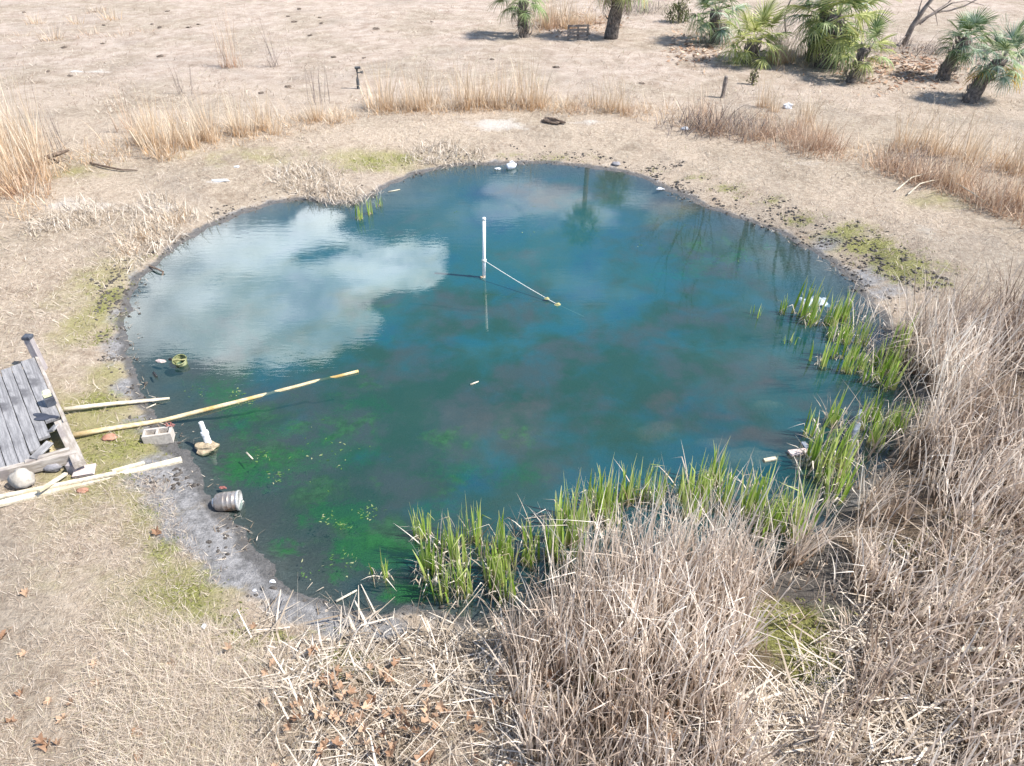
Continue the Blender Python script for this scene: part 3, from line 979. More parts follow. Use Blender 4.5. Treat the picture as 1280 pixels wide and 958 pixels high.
p = clumpy(scatter_world(RIGHT_BED, 430), 61, .44, 1.5)
gp = ground([1110, 1300, 1330, 1080, 1085], [690, 655, 870, 880, 760])[:, :2]
thin_ = inpoly(p[:, 0], p[:, 1], [tuple(q) for q in gp])
p = p[~thin_ | (RNG.uniform(0, 1, len(p)) < .7)]
dist_edge = np.clip((p[:, 1] - 3) / 5, .55, 1)
stuff('dry_reed_bed', *((lambda q: (q[0], q[1], M_REED, q[2]))(reeds('r', p, .5, 1.65, .016, (.0, .5), None, .4, hmul=dist_edge))))
p = clumpy(scatter_world(MID_BED, 560), 62, .44, 1.9)
far_ = np.clip(.75 + (p[:, 1] - 4.2) * .22, .6, 1.15)
stuff('dry_reed_clump', *((lambda q: (q[0], q[1], M_REED, q[2]))(reeds('r', p, .7, 1.6, .0165, (.0, .34), None, .34, hmul=far_))))
p = clumpy(scatter_world(LOW_BED, 220), 63, .46, 2.4)
stuff('reed_stubble', *((lambda q: (q[0], q[1], M_LITTER, q[2]))(reeds('r', p, .12, .46, .014, (.05, .8), None, .3))))

# fallen reeds lying in the litter
LITTER = [(280, 830), (330, 770), (430, 770), (520, 775), (600, 785), (660, 800), (760, 880), (960, 860), (1070, 760), (1120, 690), (1300, 650), (1420, 800), (1420, 1040), (300, 1040), (380, 940)]
p = scatter_world(LITTER, 620)
keep_ = fbm(p[:, 0] * 1.7, p[:, 1] * 1.7, 91, 3) + RNG.normal(0, .12, len(p)) > .43
p = p[keep_]
p[:, 2] += RNG.uniform(.005, .09, len(p))
N = len(p)
v, f, a = blades(p, RNG.uniform(.1, .5, N) * RNG.choice([1, 1, 1, 1.5], N), .005 + .024 * RNG.uniform(0, 1, N) ** 3.5, RNG.uniform(0, 6.28, N), RNG.uniform(1.3, 1.62, N), RNG.uniform(-.1, .25, N), 3, taper=.6,
                 tint=RNG.uniform(0, .92, N) ** 1.25)
stuff('fallen_reeds', v, f, M_LITTER, a)
# bent cattail straw on the far bank
FARLIT = [[(345, 235), (330, 215), (380, 205), (440, 222), (478, 245), (470, 262), (430, 262), (380, 250)],
          [(505, 205), (520, 185), (560, 178), (600, 190), (610, 205), (560, 210)],
          [(140, 325), (150, 270), (190, 240), (240, 262), (270, 275), (225, 300), (185, 330), (160, 345)],
          [(30, 300), (40, 262), (110, 250), (150, 262), (140, 285), (80, 290)]]
for i, poly in enumerate(FARLIT):
    p = scatter_world(poly, 330)
    p = p[fbm(p[:, 0] * 1.5, p[:, 1] * 1.5, 111 + i, 3) + RNG.normal(0, .1, len(p)) > (.40 if i else .33)]
    N = len(p)
    q1 = blades(p, RNG.uniform(.12, .5, N), RNG.uniform(.008, .02, N), RNG.uniform(0, 6.28, N), RNG.uniform(.1, 1.5, N), RNG.uniform(0, 1, N), 4,
                np.where(RNG.uniform(0, 1, N) < .4, 1.3, 0), .5, tint=RNG.uniform(.1, .9, N))
    stuff('bent_reed_straw', q1[0], q1[1], M_LITTER, q1[2])


ORD = ['first', 'second', 'third', 'fourth', 'fifth', 'sixth', 'seventh', 'eighth', 'ninth', 'tenth', 'eleventh', 'twelfth', 'thirteenth', 'fourteenth', 'fifteenth',
       'sixteenth', 'seventeenth', 'eighteenth', 'nineteenth', 'twentieth', 'twenty-first', 'twenty-second', 'twenty-third', 'twenty-fourth', 'twenty-fifth', 'twenty-sixth',
       'twenty-seventh', 'twenty-eighth', 'twenty-ninth', 'thirtieth', 'thirty-first', 'thirty-second', 'thirty-third', 'thirty-fourth', 'thirty-fifth', 'thirty-sixth']


# ------------------------------------------------------------------ green cattails: each clump is a plant
def cattail_mesh(i, n, h):
    pts = np.stack([RNG.normal(0, .1, n), RNG.normal(0, .08, n), np.full(n, -.1)], -1)
    g = blades(pts, RNG.uniform(.45, 1.0, n) * h, RNG.uniform(.028, .05, n), RNG.uniform(0, 6.28, n), RNG.uniform(.0, .11, n), RNG.uniform(0, .25, n), 4,
               np.where(RNG.uniform(0, 1, n) < .15, 1.4, 0), .7, taper=.95, tint=RNG.uniform(0, .9, n))
    return np_mesh('cattail_leaves', g[0], g[1], M_CAT, g[2])


def dead_leaf_mesh(n, h):
    pts = np.stack([RNG.normal(0, .08, n), RNG.normal(0, .07, n), np.full(n, -.08)], -1)
    g = blades(pts, RNG.uniform(.3, .7, n) * h, RNG.uniform(.012, .024, n), RNG.uniform(0, 6.28, n), RNG.uniform(.1, .6, n), RNG.uniform(.2, 1.3, n), 4,
               np.where(RNG.uniform(0, 1, n) < .5, 1.6, 0), .5, tint=RNG.uniform(.2, 1, n))
    return np_mesh('withered_leaves', g[0], g[1], M_LITTER, g[2])


CATS = [cattail_mesh(i, n, h) for i, (n, h) in enumerate([(14, .95), (19, 1.1), (12, .85), (21, 1.0), (9, .8), (17, 1.18)])]
CATD = [dead_leaf_mesh(16, .95), dead_leaf_mesh(22, .8), dead_leaf_mesh(12, .7)]
CATSMALL = cattail_mesh(9, 6, .62)


def cattail(px, py, label, group, k=None, sc=1.0, dead=True, small=False):
    p = G(px, py)
    z = max(p.z, 0.0)
    if p.z < 0:
        p = W(px, py, 0.0)
    o = empty('cattail_clump', (p.x, p.y, z), label, 'cattail', group, random.uniform(0, 6.28))
    s_ = sc * random.uniform(.65, 1.2)
    o.scale = (s_, s_, s_)
    link('green_leaves', CATSMALL if small else CATS[k if k is not None else random.randrange(6)], o)
    if dead and not small:
        link('withered_leaves', random.choice(CATD), o)
    return o


def stand(lst, text, group, sc):
    lst = [(x + random.uniform(-9, 9), y + random.uniform(-7, 7)) for x, y in lst]
    for k, (x, y) in enumerate(sorted(lst)):
        cattail(x, y, text.replace('#', ORD[k]), group, sc=sc)


cattail(978, 392, 'slim green cattail tuft standing alone in open water beside the mirrored bare tree', None, 2, .85)
cattail(1003, 395, 'green cattail clump in open water beside the half sunk white plastic sheet', None, 0, .95)
cattail(947, 394, 'sparse thin cattail sprig, farthest out in the pond among the mirrored branches', None, small=True, dead=False, sc=.9)
cattail(987, 428, 'sparse cattail sprig in open water nearer than the lone slim cattail tuft', None, small=True, dead=False, sc=.8)
cattail(478, 722, 'lone green cattail with drooping straw flags in the weedy near shallows', None, 4, .95)
cattail(474, 258, 'small fresh cattail clump tight against the bent grey straw mound', None, 4, .7)
cattail(450, 274, 'fresh cattail clump in the water, nearest of those by the straw mound', None, 0, .7)
cattail(462, 268, 'fresh green cattail clump beside bent grey straw on the far shore', None, 1, .75)
stand([(538, 700), (548, 720), (575, 705), (560, 690), (600, 700), (612, 715), (630, 690), (645, 712), (585, 735), (620, 735), (555, 745), (668, 700), (660, 680),
               (690, 695), (705, 680), (640, 735), (535, 672), (590, 682)],
      '# green cattail clump of the near stand, counted from the lone drooping cattail', 'cattails at the near end of the stand', .95)
stand([(700, 650), (720, 655), (745, 645), (760, 640), (785, 630), (770, 650), (805, 625), (820, 635), (850, 622), (868, 615), (880, 628), (905, 632), (925, 640), (945, 645),
               (965, 650), (985, 640), (1000, 648), (890, 605), (735, 630), (870, 640), (955, 665), (990, 665)],
      '# green cattail clump along the tall dry reed clump, counted from the near stand', 'cattails along the dry reed clump', .9)
stand([(1030, 425), (1045, 435), (1060, 420), (1040, 450), (1055, 460), (1075, 445), (1085, 455), (1070, 430), (1100, 460), (1110, 445), (1095, 470), (1035, 405), (1050, 405),
               (1120, 465), (1020, 410), (1080, 475), (1110, 480), (1065, 470), (1030, 462), (1125, 450)],
      '# straw flecked cattail clump of the far stand, counted from the plastic sheet', 'cattails of the far stand', .85)
stand([(1020, 545), (1040, 530), (1055, 560), (1070, 540), (1085, 530), (1100, 520), (1035, 580), (1050, 590), (1070, 580), (1020, 600), (1110, 540), (1125, 530), (1030, 620),
               (1055, 615), (1135, 520), (1090, 560), (1015, 575)],
      '# green cattail clump around the pipe inlet, counted from the pinkish board', 'cattails around the pipe inlet', .85)


# ------------------------------------------------------------------ grass tussocks on the far rim
def tussock_mesh(n, h, spread, m, lean=.35, wid=.012):
    pts = np.stack([np.clip(RNG.normal(0, spread, n), -1.5 * spread, 1.5 * spread), np.clip(RNG.normal(0, spread * .7, n), -spread, spread), np.full(n, -.03)], -1)
    az = np.arctan2(pts[:, 1], pts[:, 0]) + RNG.normal(0, .7, n)
    hh = h * np.where(RNG.uniform(0, 1, n) < .35, RNG.uniform(.7, 1.1, n), RNG.uniform(.15, .55, n))
    g = blades(pts, hh, wid * RNG.uniform(.6, 1.4, n), az, RNG.uniform(0, lean, n), RNG.uniform(0, .5, n), 4, np.where(RNG.uniform(0, 1, n) < .12, 1.2, 0), .6)
    return np_mesh('tussock', g[0], g[1], m, g[2])


T_SEDGE = [tussock_mesh(75, 1.5, .17, M_SEDGE, .22), tussock_mesh(55, 1.25, .13, M_SEDGE, .25), tussock_mesh(95, 1.3, .24, M_SEDGE, .35), tussock_mesh(70, .7, .2, M_SEDGE, .8), tussock_mesh(80, .5, .24, M_SEDGE, 1.1)]
T_RUST = [tussock_mesh(110, .75, .3, M_RUST, 1.0), tussock_mesh(90, .6, .27, M_RUST, 1.2), tussock_mesh(60, 1.1, .2, M_RUST, .6), tussock_mesh(70, .5, .35, M_RUST, 1.3)]
T_TALL = [tussock_mesh(110, 1.75, .26, M_SEDGE, .3), tussock_mesh(110, 1.4, .3, M_RUST, .5), tussock_mesh(60, 2.1, .25, M_SEDGE, .2)]
T_LOW = [tussock_mesh(60, .4, .16, M_SEDGE, .9), tussock_mesh(50, .3, .2, M_RUST, 1.0)]


def tussocks(lst, kinds, label, group, sc=1.0, name='grass_tussock', cat='grass tussock'):
    flip = label.startswith('-')
    lst = sorted(lst, reverse=flip)
    label_ = label.lstrip('-')
    for k, (x, y) in enumerate(lst):
        label = label_.replace('#', ORD[k])
        o = link(name, random.choice(kinds), None, G(x, y))
        s_ = sc * random.uniform(.8, 1.2)
        o.scale = (s_, s_, s_ * random.uniform(.85, 1.15))
        o.rotation_euler = (0, 0, random.uniform(0, 6.28))
        tag(o, label, cat, group)


def line_px(pts, n, jx=6, jy=4):
    out = []
    for i in range(n):
        t = (i + random.uniform(.2, .8)) / n * (len(pts) - 1)
        k = min(int(t), len(pts) - 2)
        u = t - k
        out.append((pts[k][0] * (1 - u) + pts[k + 1][0] * u + random.uniform(-jx, jx), pts[k][1] * (1 - u) + pts[k + 1][1] * u + random.uniform(-jy, jy)))
    return out


tussocks(line_px([(472, 138), (545, 136)], 12), T_SEDGE, '# straw tussock from the dark standpipe along its row', 'tussocks in the row by the standpipe')
tussocks(line_px([(562, 134), (680, 134)], 17, 5, 3), T_SEDGE, '-# tall tussock from the driftwood log along the row above pale sand', 'tussocks in the row above the sandy patch', 1.1)
tussocks(line_px([(700, 134), (800, 141)], 13), T_SEDGE[1:] + T_RUST[1:], '# loose tan tussock from the driftwood log along the row behind it', 'tussocks behind the driftwood log', .85)
tussocks(line_px([(178, 172), (205, 192), (250, 178), (300, 166), (345, 163)], 24, 9, 6), T_SEDGE, '# pale tussock from the dark weed clump along the slanting row', 'tussocks in the slanting row', 1.0)
tussocks(line_px([(375, 150), (435, 150)], 7), T_SEDGE[1:], '-# short straw tussock from the standpipe in the gap row', 'tussocks in the short gap row', .8)
tussocks(line_px([(-20, 200), (8, 232), (40, 238), (50, 205), (20, 190), (-20, 170)], 16, 12, 12), T_TALL, '-# tall rank tussock from the propped dead branch inside its clump', 'tussocks of the tall clump by the dead branch', 1.0)
tussocks(line_px([(868, 152), (900, 165), (960, 170), (1010, 182), (1050, 190)], 28, 12, 10), T_RUST, '# rusty tussock from the grey twig tangle along the brush line', 'rusty tussocks in the brush line', .9)
tussocks(line_px([(940, 135), (1000, 150), (1045, 170)], 10, 12, 8), T_SEDGE[1:], '# pale thin tussock from the bright plastic, behind the rusty brush line', 'pale tussocks behind the brush line', .85)
tussocks(line_px([(1108, 206), (1140, 222), (1185, 225), (1220, 245), (1260, 262), (1300, 280)], 36, 14, 11), T_RUST + T_SEDGE[:1], '# rust tussock from the low dark twig tangle along the dense band', 'rust tussocks in the dense band', 1.0)
tussocks(line_px([(1120, 180), (1180, 195), (1240, 210), (1300, 225)], 20, 14, 9), T_SEDGE, '# tall pale tussock from the brush line, behind the dense rust band', 'pale tussocks behind the rust band', .95)
tussocks(line_px([(672, 32), (700, 34), (745, 32)], 14, 12, 5), T_RUST + T_SEDGE[:2], '# orange tussock from the small shaggy palm toward the black trunked palm', 'orange tussocks between the palms', 1.2)
tussocks(line_px([(985, 80), (960, 75), (1000, 72)], 8, 14, 5), T_SEDGE[1:3], '# pale tussock from the yellow green palm toward the big palm clump', 'pale tussocks between the palms', .95)
tussocks([(150, 45), (95, 30), (180, 40), (110, 45), (45, 30), (65, 50), (120, 15), (25, 45), (140, 25)], T_LOW, '-# small straw tuft from the reddish weed patch across the bare pasture', 'straw tufts on the bare pasture', 1.6)
tussocks(line_px([(155, 310), (200, 280), (230, 270)], 7, 10, 8), T_LOW, '# low straw tuft among bent straw, counted from the hooked stick', 'low tufts by the muddy inlet', 1.0)


# low thatch that ties the tussocks together
RIM = [[(465, 145), (470, 128), (690, 122), (690, 140), (560, 146)], [(690, 146), (695, 125), (815, 130), (815, 150)],
       [(165, 180), (175, 150), (350, 145), (445, 138), (445, 156), (350, 176), (250, 195), (205, 206)],
       [(850, 165), (865, 135), (960, 140), (1060, 175), (1060, 205), (1000, 198), (930, 185)], [(1090, 215), (1105, 180), (1200, 190), (1330, 220), (1330, 310), (1250, 275), (1180, 245)],
       [(-60, 290), (-60, 150), (20, 160), (60, 210), (70, 250), (30, 280)], [(940, 90), (960, 70), (1010, 75), (1010, 92)], [(660, 45), (665, 18), (760, 18), (760, 40)],
       [(430, 152), (440, 130), (480, 128), (480, 146)], [(660, 140), (670, 122), (720, 122), (720, 145)], [(790, 152), (800, 130), (880, 140), (870, 165)],
       [(1040, 200), (1060, 178), (1120, 185), (1110, 215)], [(60, 230), (70, 195), (180, 165), (190, 195)]]
for i, poly in enumerate(RIM):
    p = scatter_world(poly, 60 if i != 5 else 80)
    p = p[fbm(p[:, 0] * 1.1, p[:, 1] * 1.1, 130 + i, 3) > .42]
    N = len(p)
    q1 = blades(p, RNG.uniform(.1, .5, N) * np.where(RNG.uniform(0, 1, N) < .2, 2.2, 1), RNG.uniform(.008, .018, N), RNG.uniform(0, 6.28, N), RNG.uniform(.05, 1.2, N), RNG.uniform(0, .8, N), 3)
    stuff('rim_grass', q1[0], q1[1], M_RUST if i in (3, 4) else M_SEDGE, q1[2])
# withered reeds mixed through the cattail stands and on the wet ground behind them
MIXED = [[(1010, 390), (1090, 385), (1140, 460), (1145, 500), (1060, 480), (1015, 420)], [(1010, 540), (1120, 520), (1140, 545), (1070, 620), (1030, 640), (1000, 610)],
         [(530, 690), (640, 680), (780, 640), (880, 620), (1010, 640), (1020, 690), (880, 705), (700, 730), (640, 770), (550, 755)],
         [(960, 690), (1060, 660), (1066, 740), (1060, 820), (930, 820), (930, 740)]]
for poly, dn, hh in zip(MIXED, (60, 60, 90, 60), (.9, .9, .8, .7)):
    p = scatter_world(poly, dn)
    p[:, 2] = np.maximum(p[:, 2], -.1)
    v, f, a = reeds('r', p, .2, hh, .015, (.0, .7), None, .45)
    stuff('withered_reeds', v, f, M_REED, a)


# bare tall weeds: a stem fan each
def weed_mesh(n, h):
    pts = np.stack([RNG.normal(0, .22, n), RNG.normal(0, .12, n), np.zeros(n)], -1)
    g = blades(pts, RNG.uniform(.5, 1.1, n) * h, RNG.uniform(.008, .015, n), RNG.uniform(0, 6.28, n), RNG.uniform(0, .25, n), RNG.uniform(-.1, .2, n), 4)
    q = blades(pts[:n // 2], RNG.uniform(.2, .4, n // 2) * h, .012, RNG.uniform(0, 6.28, n // 2), RNG.uniform(.3, 1, n // 2), .3, 3)
    j = join(g, q)
    return np_mesh('weed', j[0], j[1], M_TWIG if n % 2 else M_RUST, j[2])


for (x, y, n, h, lab) in [(288, 85, 44, 2.1, 'tall bare reddish weed patch on the open pasture above the slanting tussocks'),
                          (345, 84, 17, 2.2, 'three tall bare dark weed stems beside the reddish weed patch'),
                          (235, 118, 15, 1.2, 'thin grey weed just behind the slanting row of tussocks'),
                          (400, 130, 13, 1.5, 'thin upright weed between the slanting tussocks and the standpipe'),
                          (160, 165, 22, 1.5, 'dark weed clump at the lower end of the slanting tussock row'),
                          (70, 190, 15, 1.8, 'tall thin grey weed at the edge of the big straw clump')]:
    o = link('dry_weed', weed_mesh(n, h), None, G(x, y))
    tag(o, lab, 'weed')


# brush pile: curving grey twigs
def brush(px, py, n, rx, ry, h, label):
    c = G(px, py)
    p = np.stack([c.x + RNG.normal(0, rx, n), c.y + RNG.normal(0, ry, n), np.zeros(n)], -1)
    p[:, 2] = land(p[:, 0], p[:, 1])
    g = blades(p, RNG.uniform(.3, 1.0, n) * h, RNG.uniform(.008, .022, n), RNG.uniform(0, 6.28, n), RNG.uniform(.2, 1.3, n), RNG.uniform(0, 1.2, n), 5)
    o = link('brush_pile', np_mesh('brush_pile', g[0], g[1], M_TWIG, g[2]))
    return tag(o, label, 'brush', None, 'stuff')


brush(885, 158, 420, .7, .45, .9, 'grey tangle of thin twigs at the near end of the brush line')
brush(925, 165, 220, .6, .4, .7, 'smaller brown twig tangle midway along the brush line')
brush(1135, 205, 160, .4, .3, .6, 'low dark twig tangle at the start of the rust tussock band')
brush(800, 15, 300, 1.0, .6, 1.2, 'bare grey thicket behind the second trunked palm')
brush(1110, 62, 240, 1.2, .4, .8, 'low dark twig thicket at the foot of the leaning dead tree')
brush(1180, 68, 260, 1.0, .4, 1.0, 'grey leafless bramble between the dead tree and the blue green palms')


# ------------------------------------------------------------------ palms
def frond_mesh(m, droop, nl=26, Lp=.6, Lb=.75, seed=0):
    """fan leaf growing along +x from its root: petiole, short costa, drooping leaflets"""
    parts = []
    k = 6
    mid = []
    for i in range(k + 1):
        t = i / k
        mid.append(np.array([Lp * t, 0, -droop * .25 * Lp * t * t]))
    V = []
    for i, q in enumerate(mid):
        w = .018 * (1 - .4 * i / k)
        V += [q + [0, -w, 0], q + [0, w, 0]]
    V = np.array(V)
    F = np.array([(2 * i, 2 * i + 1, 2 * i + 3, 2 * i + 2) for i in range(k)])
    parts.append((V, F, {'tint': np.full(len(V), .7), 'along': np.full(len(V), .4)}))
    end = mid[-1]
    for j in range(nl):
        a_ = R(-125 + 250 * (j + .5) / nl) + random.uniform(-.04, .04)
        L = Lb * (.72 + .28 * math.cos(a_ * .7)) * random.uniform(.88, 1.08)
        root = end + np.array([.14 * math.cos(a_ / 2), 0, 0]) * (1 if abs(a_) < 1.5 else .4)
        d = np.array([math.cos(a_), math.sin(a_), 0])
        sd_ = np.array([-d[1], d[0], 0])
        Vs, al = [], []
        ns = 4
        dr = droop * random.uniform(.7, 1.3)
        for i in range(ns + 1):
            t = i / ns
            q = root + d * L * t * (1 - .18 * dr * t) + np.array([0, 0, .06 * t - dr * L * .62 * t ** 2.2 + .05 * abs(math.sin(a_)) * t])
            w = .018 * (1 - t ** 1.8) * Lb / .75 + .001
            Vs += [q - sd_ * w + [0, 0, -.006], q + sd_ * w + [0, 0, .006]]
            al += [t, t]
        Vs = np.array(Vs)
        Fs = np.array([(2 * i, 2 * i + 1, 2 * i + 3, 2 * i + 2) for i in range(ns)])
        parts.append((Vs, Fs, {'tint': np.full(len(Vs), random.random()), 'along': np.array(al)}))
    V, F, A = join(*parts)
    return np_mesh('frond', V, F, m, A)


def palm(px, py, trunk_h, trunk_r, lean, mats, n, sc, label, dead=8, dead_mat=M_PALMD, orange=0, lowest=-.55):
    b = G(px, py)
    root = empty('palm', b, label, 'palm')
    top = Vector((lean[0], lean[1], trunk_h))
    pts = [Vector((0, 0, -.15)).lerp(top, t) + Vector((0.06 * math.sin(t * 5 + px), .05 * math.sin(t * 4), 0)) for t in np.linspace(0, 1, 9)]
    mb = MB()
    mb.tube(pts, [trunk_r * (1.25 - .35 * t + .12 * math.sin(t * 23)) for t in np.linspace(0, 1, 9)], 12)
    mb.build('trunk', M_BARK, root, smooth=True)
    bt = MB()
    for i in range(24):
        t = random.uniform(.12, 1)
        a_ = random.uniform(0, 6.28)
        c = pts[0].lerp(top, t)
        o_ = Vector((math.cos(a_), math.sin(a_), 0))
        r_ = trunk_r * (1.2 - .35 * t)
        bt.tube([c + o_ * r_ * .8, c + o_ * (r_ + .05) + Vector((0, 0, .09)), c + o_ * (r_ + .1) + Vector((0, 0, .22))], [.04, .03, .012], 5)
    o = bt.build('leaf_bases', M_DEADWOOD, root)
    o['kind'] = 'stuff'
    fm = [frond_mesh(m_, dr) for m_ in mats for dr in (.35, .7, 1.05)]
    for i in range(n):
        t = (i + .5) / n                      # 0 newest upright, 1 oldest hanging
        el = 1.35 * (1 - t) + lowest * t + random.uniform(-.12, .12)
        a_ = i * 2.39996 + random.uniform(-.2, .2)
        kk_ = min(2, int(t * 3))
        f_ = link('frond', fm[random.randrange(len(mats)) * 3 + kk_], root)
        f_.location = top + Vector((0, 0, -.12 * t))
        f_.rotation_euler = (random.uniform(-.4, .4), -el, a_)
        s_ = sc * random.uniform(.82, 1.12)
        f_.scale = (s_, s_, s_)
    if dead:
        dm = [frond_mesh(dead_mat, 1.2, 14), frond_mesh(dead_mat, .9, 12)]
        for i in range(dead):
            f_ = link('dead_frond', random.choice(dm), root)
            aa = i * 2.4 + random.uniform(-.3, .3)
            f_.location = top * random.uniform(.7, .98) + Vector((math.cos(aa), math.sin(aa), 0)) * trunk_r * .9
            f_.rotation_euler = (random.uniform(-.6, .6), random.uniform(.8, 1.25), aa)
            s_ = sc * random.uniform(.6, .95)
            f_.scale = (s_, s_ * .5, s_)
    if orange:
        om = frond_mesh(M_PALMO, .8, 16)
        for i in range(orange):
            f_ = link('frond', om, root)
            f_['label'] = 'yellowed orange frond'
            f_.location = top + Vector((0, 0, -.2))
            f_.rotation_euler = (random.uniform(-.4, .4), random.uniform(.15, .55), i * 2.9 + .4)
            s_ = sc * .95
            f_.scale = (s_, s_, s_)
    return root


palm(656, 47, 1.6, .19, (-.15, 0), [M_PALM], 24, 1.0, 'small green palm on a dark shaggy trunk beside the slatted crate', 8)
palm(765, 48, 2.45, .25, (.1, 0), [M_PALM, M_PALMY], 24, 1.2, 'taller palm with thick black trunk and grey hanging dead fronds', 14, orange=3)
palm(893, 54, 1.25, .24, (-.1, 0), [M_PALM, M_PALMB], 26, 1.1, 'dark green palm partly behind the yellow green palm', 6)
palm(936, 80, .85, .22, (.05, 0), [M_PALMY], 26, 1.05, 'low yellow green palm with a short black trunk', 3)
palm(1030, 84, 1.75, .3, (.05, 0), [M_PALM, M_PALMY], 40, 1.35, 'biggest palm clump, green fronds hanging almost to the ground', 8, lowest=-1.0)
palm(1016, 76, 1.9, .22, (.1, .2), [M_PALMB, M_PALM], 26, 1.2, 'second stem of pale fronds behind the biggest palm clump', 0, lowest=-.9)
palm(1062, 103, 1.1, .17, (.3, .1), [M_PALM, M_PALMY], 18, .85, 'small palm with grey straw skirt in front of the biggest palm clump', 16)
palm(1178, 100, 1.35, .2, (.35, .1), [M_PALMB, M_PALM], 30, .78, 'blue green palm leaning on a dark trunk behind its twin', 8)
palm(1208, 128, 1.35, .2, (.65, .05), [M_PALMB, M_PALM], 30, .82, 'nearest blue green palm with yellowed orange lower fronds', 6, orange=7)


def shrub(px, py, h, r, label):
    c = G(px, py)
    n = int(900 * min(1, (r / .6) ** 2))
    d = RNG.normal(0, 1, (n, 3))
    d /= np.linalg.norm(d, axis=1)[:, None]
    rr = r * RNG.uniform(.3, 1, n) ** .5 * (1 + .4 * np.sin(d[:, 0] * 5) * np.cos(d[:, 1] * 4))
    p = np.stack([d[:, 0] * rr, d[:, 1] * rr * .8, np.abs(d[:, 2]) * rr * h / r], -1)
    g = blades(p, RNG.uniform(.06, .16, n), RNG.uniform(.03, .07, n), RNG.uniform(0, 6.28, n), RNG.uniform(0, 1.6, n), .4, 2, tint=np.clip(fbm(p[:, 0] * 3, p[:, 2] * 3 + 9, 4) + RNG.normal(0, .2, n), 0, 1))
    root = empty('shrub', c, label, 'shrub')
    link('foliage', np_mesh('foliage', g[0], g[1], M_SHRUB, g[2]), root)
    mb = MB()
    for i in range(7):
        a_ = i * .9
        mb.tube([(0, 0, -.05), (.15 * math.cos(a_) * r, .15 * math.sin(a_) * r, h * .4), (.5 * math.cos(a_) * r, .5 * math.sin(a_) * r, h * .8)], [.03, .02, .008], 5)
    mb.build('stems', M_DEADWOOD, root)


shrub(848, 28, 1.0, .6, 'dusty olive shrub between the black trunked palm and the dark green palm')
shrub(940, 106, .55, .2, 'tiny olive sapling in front of the yellow green palm')


# ------------------------------------------------------------------ trees
def limb(mb, p, d, L, r, depth, spread=.55, twig=3):
    pts, rads = [p], [r]
    q, dd = p.copy(), d.normalized()
    n = 5
    for i in range(n):
        dd = (dd + Vector((random.uniform(-.2, .2), random.uniform(-.2, .2), random.uniform(-.08, .16)))).normalized()
        q = q + dd * L / n
        pts.append(q.copy())
        rads.append(r * (1 - .7 * (i + 1) / n))
    mb.tube(pts, rads, 6 if depth else 4)
    if depth > 0:
        for k in range(twig):
            i = random.randint(2, n)
            ax = Vector((random.uniform(-1, 1), random.uniform(-1, 1), random.uniform(-.2, .6))).normalized()
            limb(mb, pts[i], (dd * .7 + ax * spread).normalized(), L * random.uniform(.5, .75), rads[i] * .8 + .004, depth - 1, spread, twig)


def bare_tree(loc, h, r, label, nb=9, spread=.7, seed=1):
    random.seed(seed)
    root = empty('bare_tree', loc, label, 'tree')
    pts = [Vector((.15 * math.sin(i), .1 * math.cos(i * 1.3), h * .78 * i / 8 - .2)) for i in range(9)]
    mb = MB()
    mb.tube(pts, [r * (1 - .08 * i) for i in range(9)], 10)
    mb.build('trunk', M_TREEBARK, root, smooth=True)
    for k in range(nb):
        t = random.uniform(.45, 1)
        i = int(t * 8)
        a_ = k * 2.4
        cb = MB()
        limb(cb, pts[i], Vector((math.cos(a_) * spread, math.sin(a_) * spread, .75)), h * random.uniform(.28, .42), r * .6 * (1.2 - t * .6), 3)
        cb.build('branch', M_TREEBARK, root)
    random.seed(seed + 100)


def evergreen(loc, h, r, label, seed=2):
    random.seed(seed)
    root = empty('tall_palm', loc, label, 'tree')
    mb = MB()
    mb.tube([(0, 0, -.2), (.1, 0, h * .5), (0, .1, h)], [.24, .2, .17], 10)
    mb.build('trunk', M_BARK, root, smooth=True)
    fm = [frond_mesh(M_PALM, dr) for dr in (.4, .8, 1.1)]
    for i in range(34):
        t = (i + .5) / 34
        f_ = link('frond', fm[min(2, int(t * 3))], root)
        f_.location = (0, .1, h)
        f_.rotation_euler = (0, -(1.3 - 2.3 * t), i * 2.4)
        f_.scale = (1.4, 1.4, 1.4)


bare_tree(Vector((19.6, 54, .6)), 22.5, .5, 'tall bare winter tree beyond the pasture, mirrored in the pond', 10, .75, 5)
bare_tree(Vector((-24, 60, .6)), 15, .26, 'slender bare tree beyond the open pasture', 8, .6, 9)
bare_tree(Vector((31, 62, .6)), 19, .3, 'broad bare tree beyond the blue green palms', 9, .8, 13)
evergreen(Vector((5.6, 52, .6)), 16.0, 2, 'tall cabbage palm beyond the row of low palms', 4)
evergreen(Vector((8.4, 56, .6)), 14.4, 2, 'shorter cabbage palm beside the tall cabbage palm', 6)
random.seed(99)

# leaning dead tree between the palms
b = G(1128, 58)
root = empty('dead_tree', b, 'leaning leafless dead tree with long bare branches behind the palms', 'tree')
Yb = b.y


def rel(px, py, dy=0):
    return PY(px, py, Yb + dy) - b


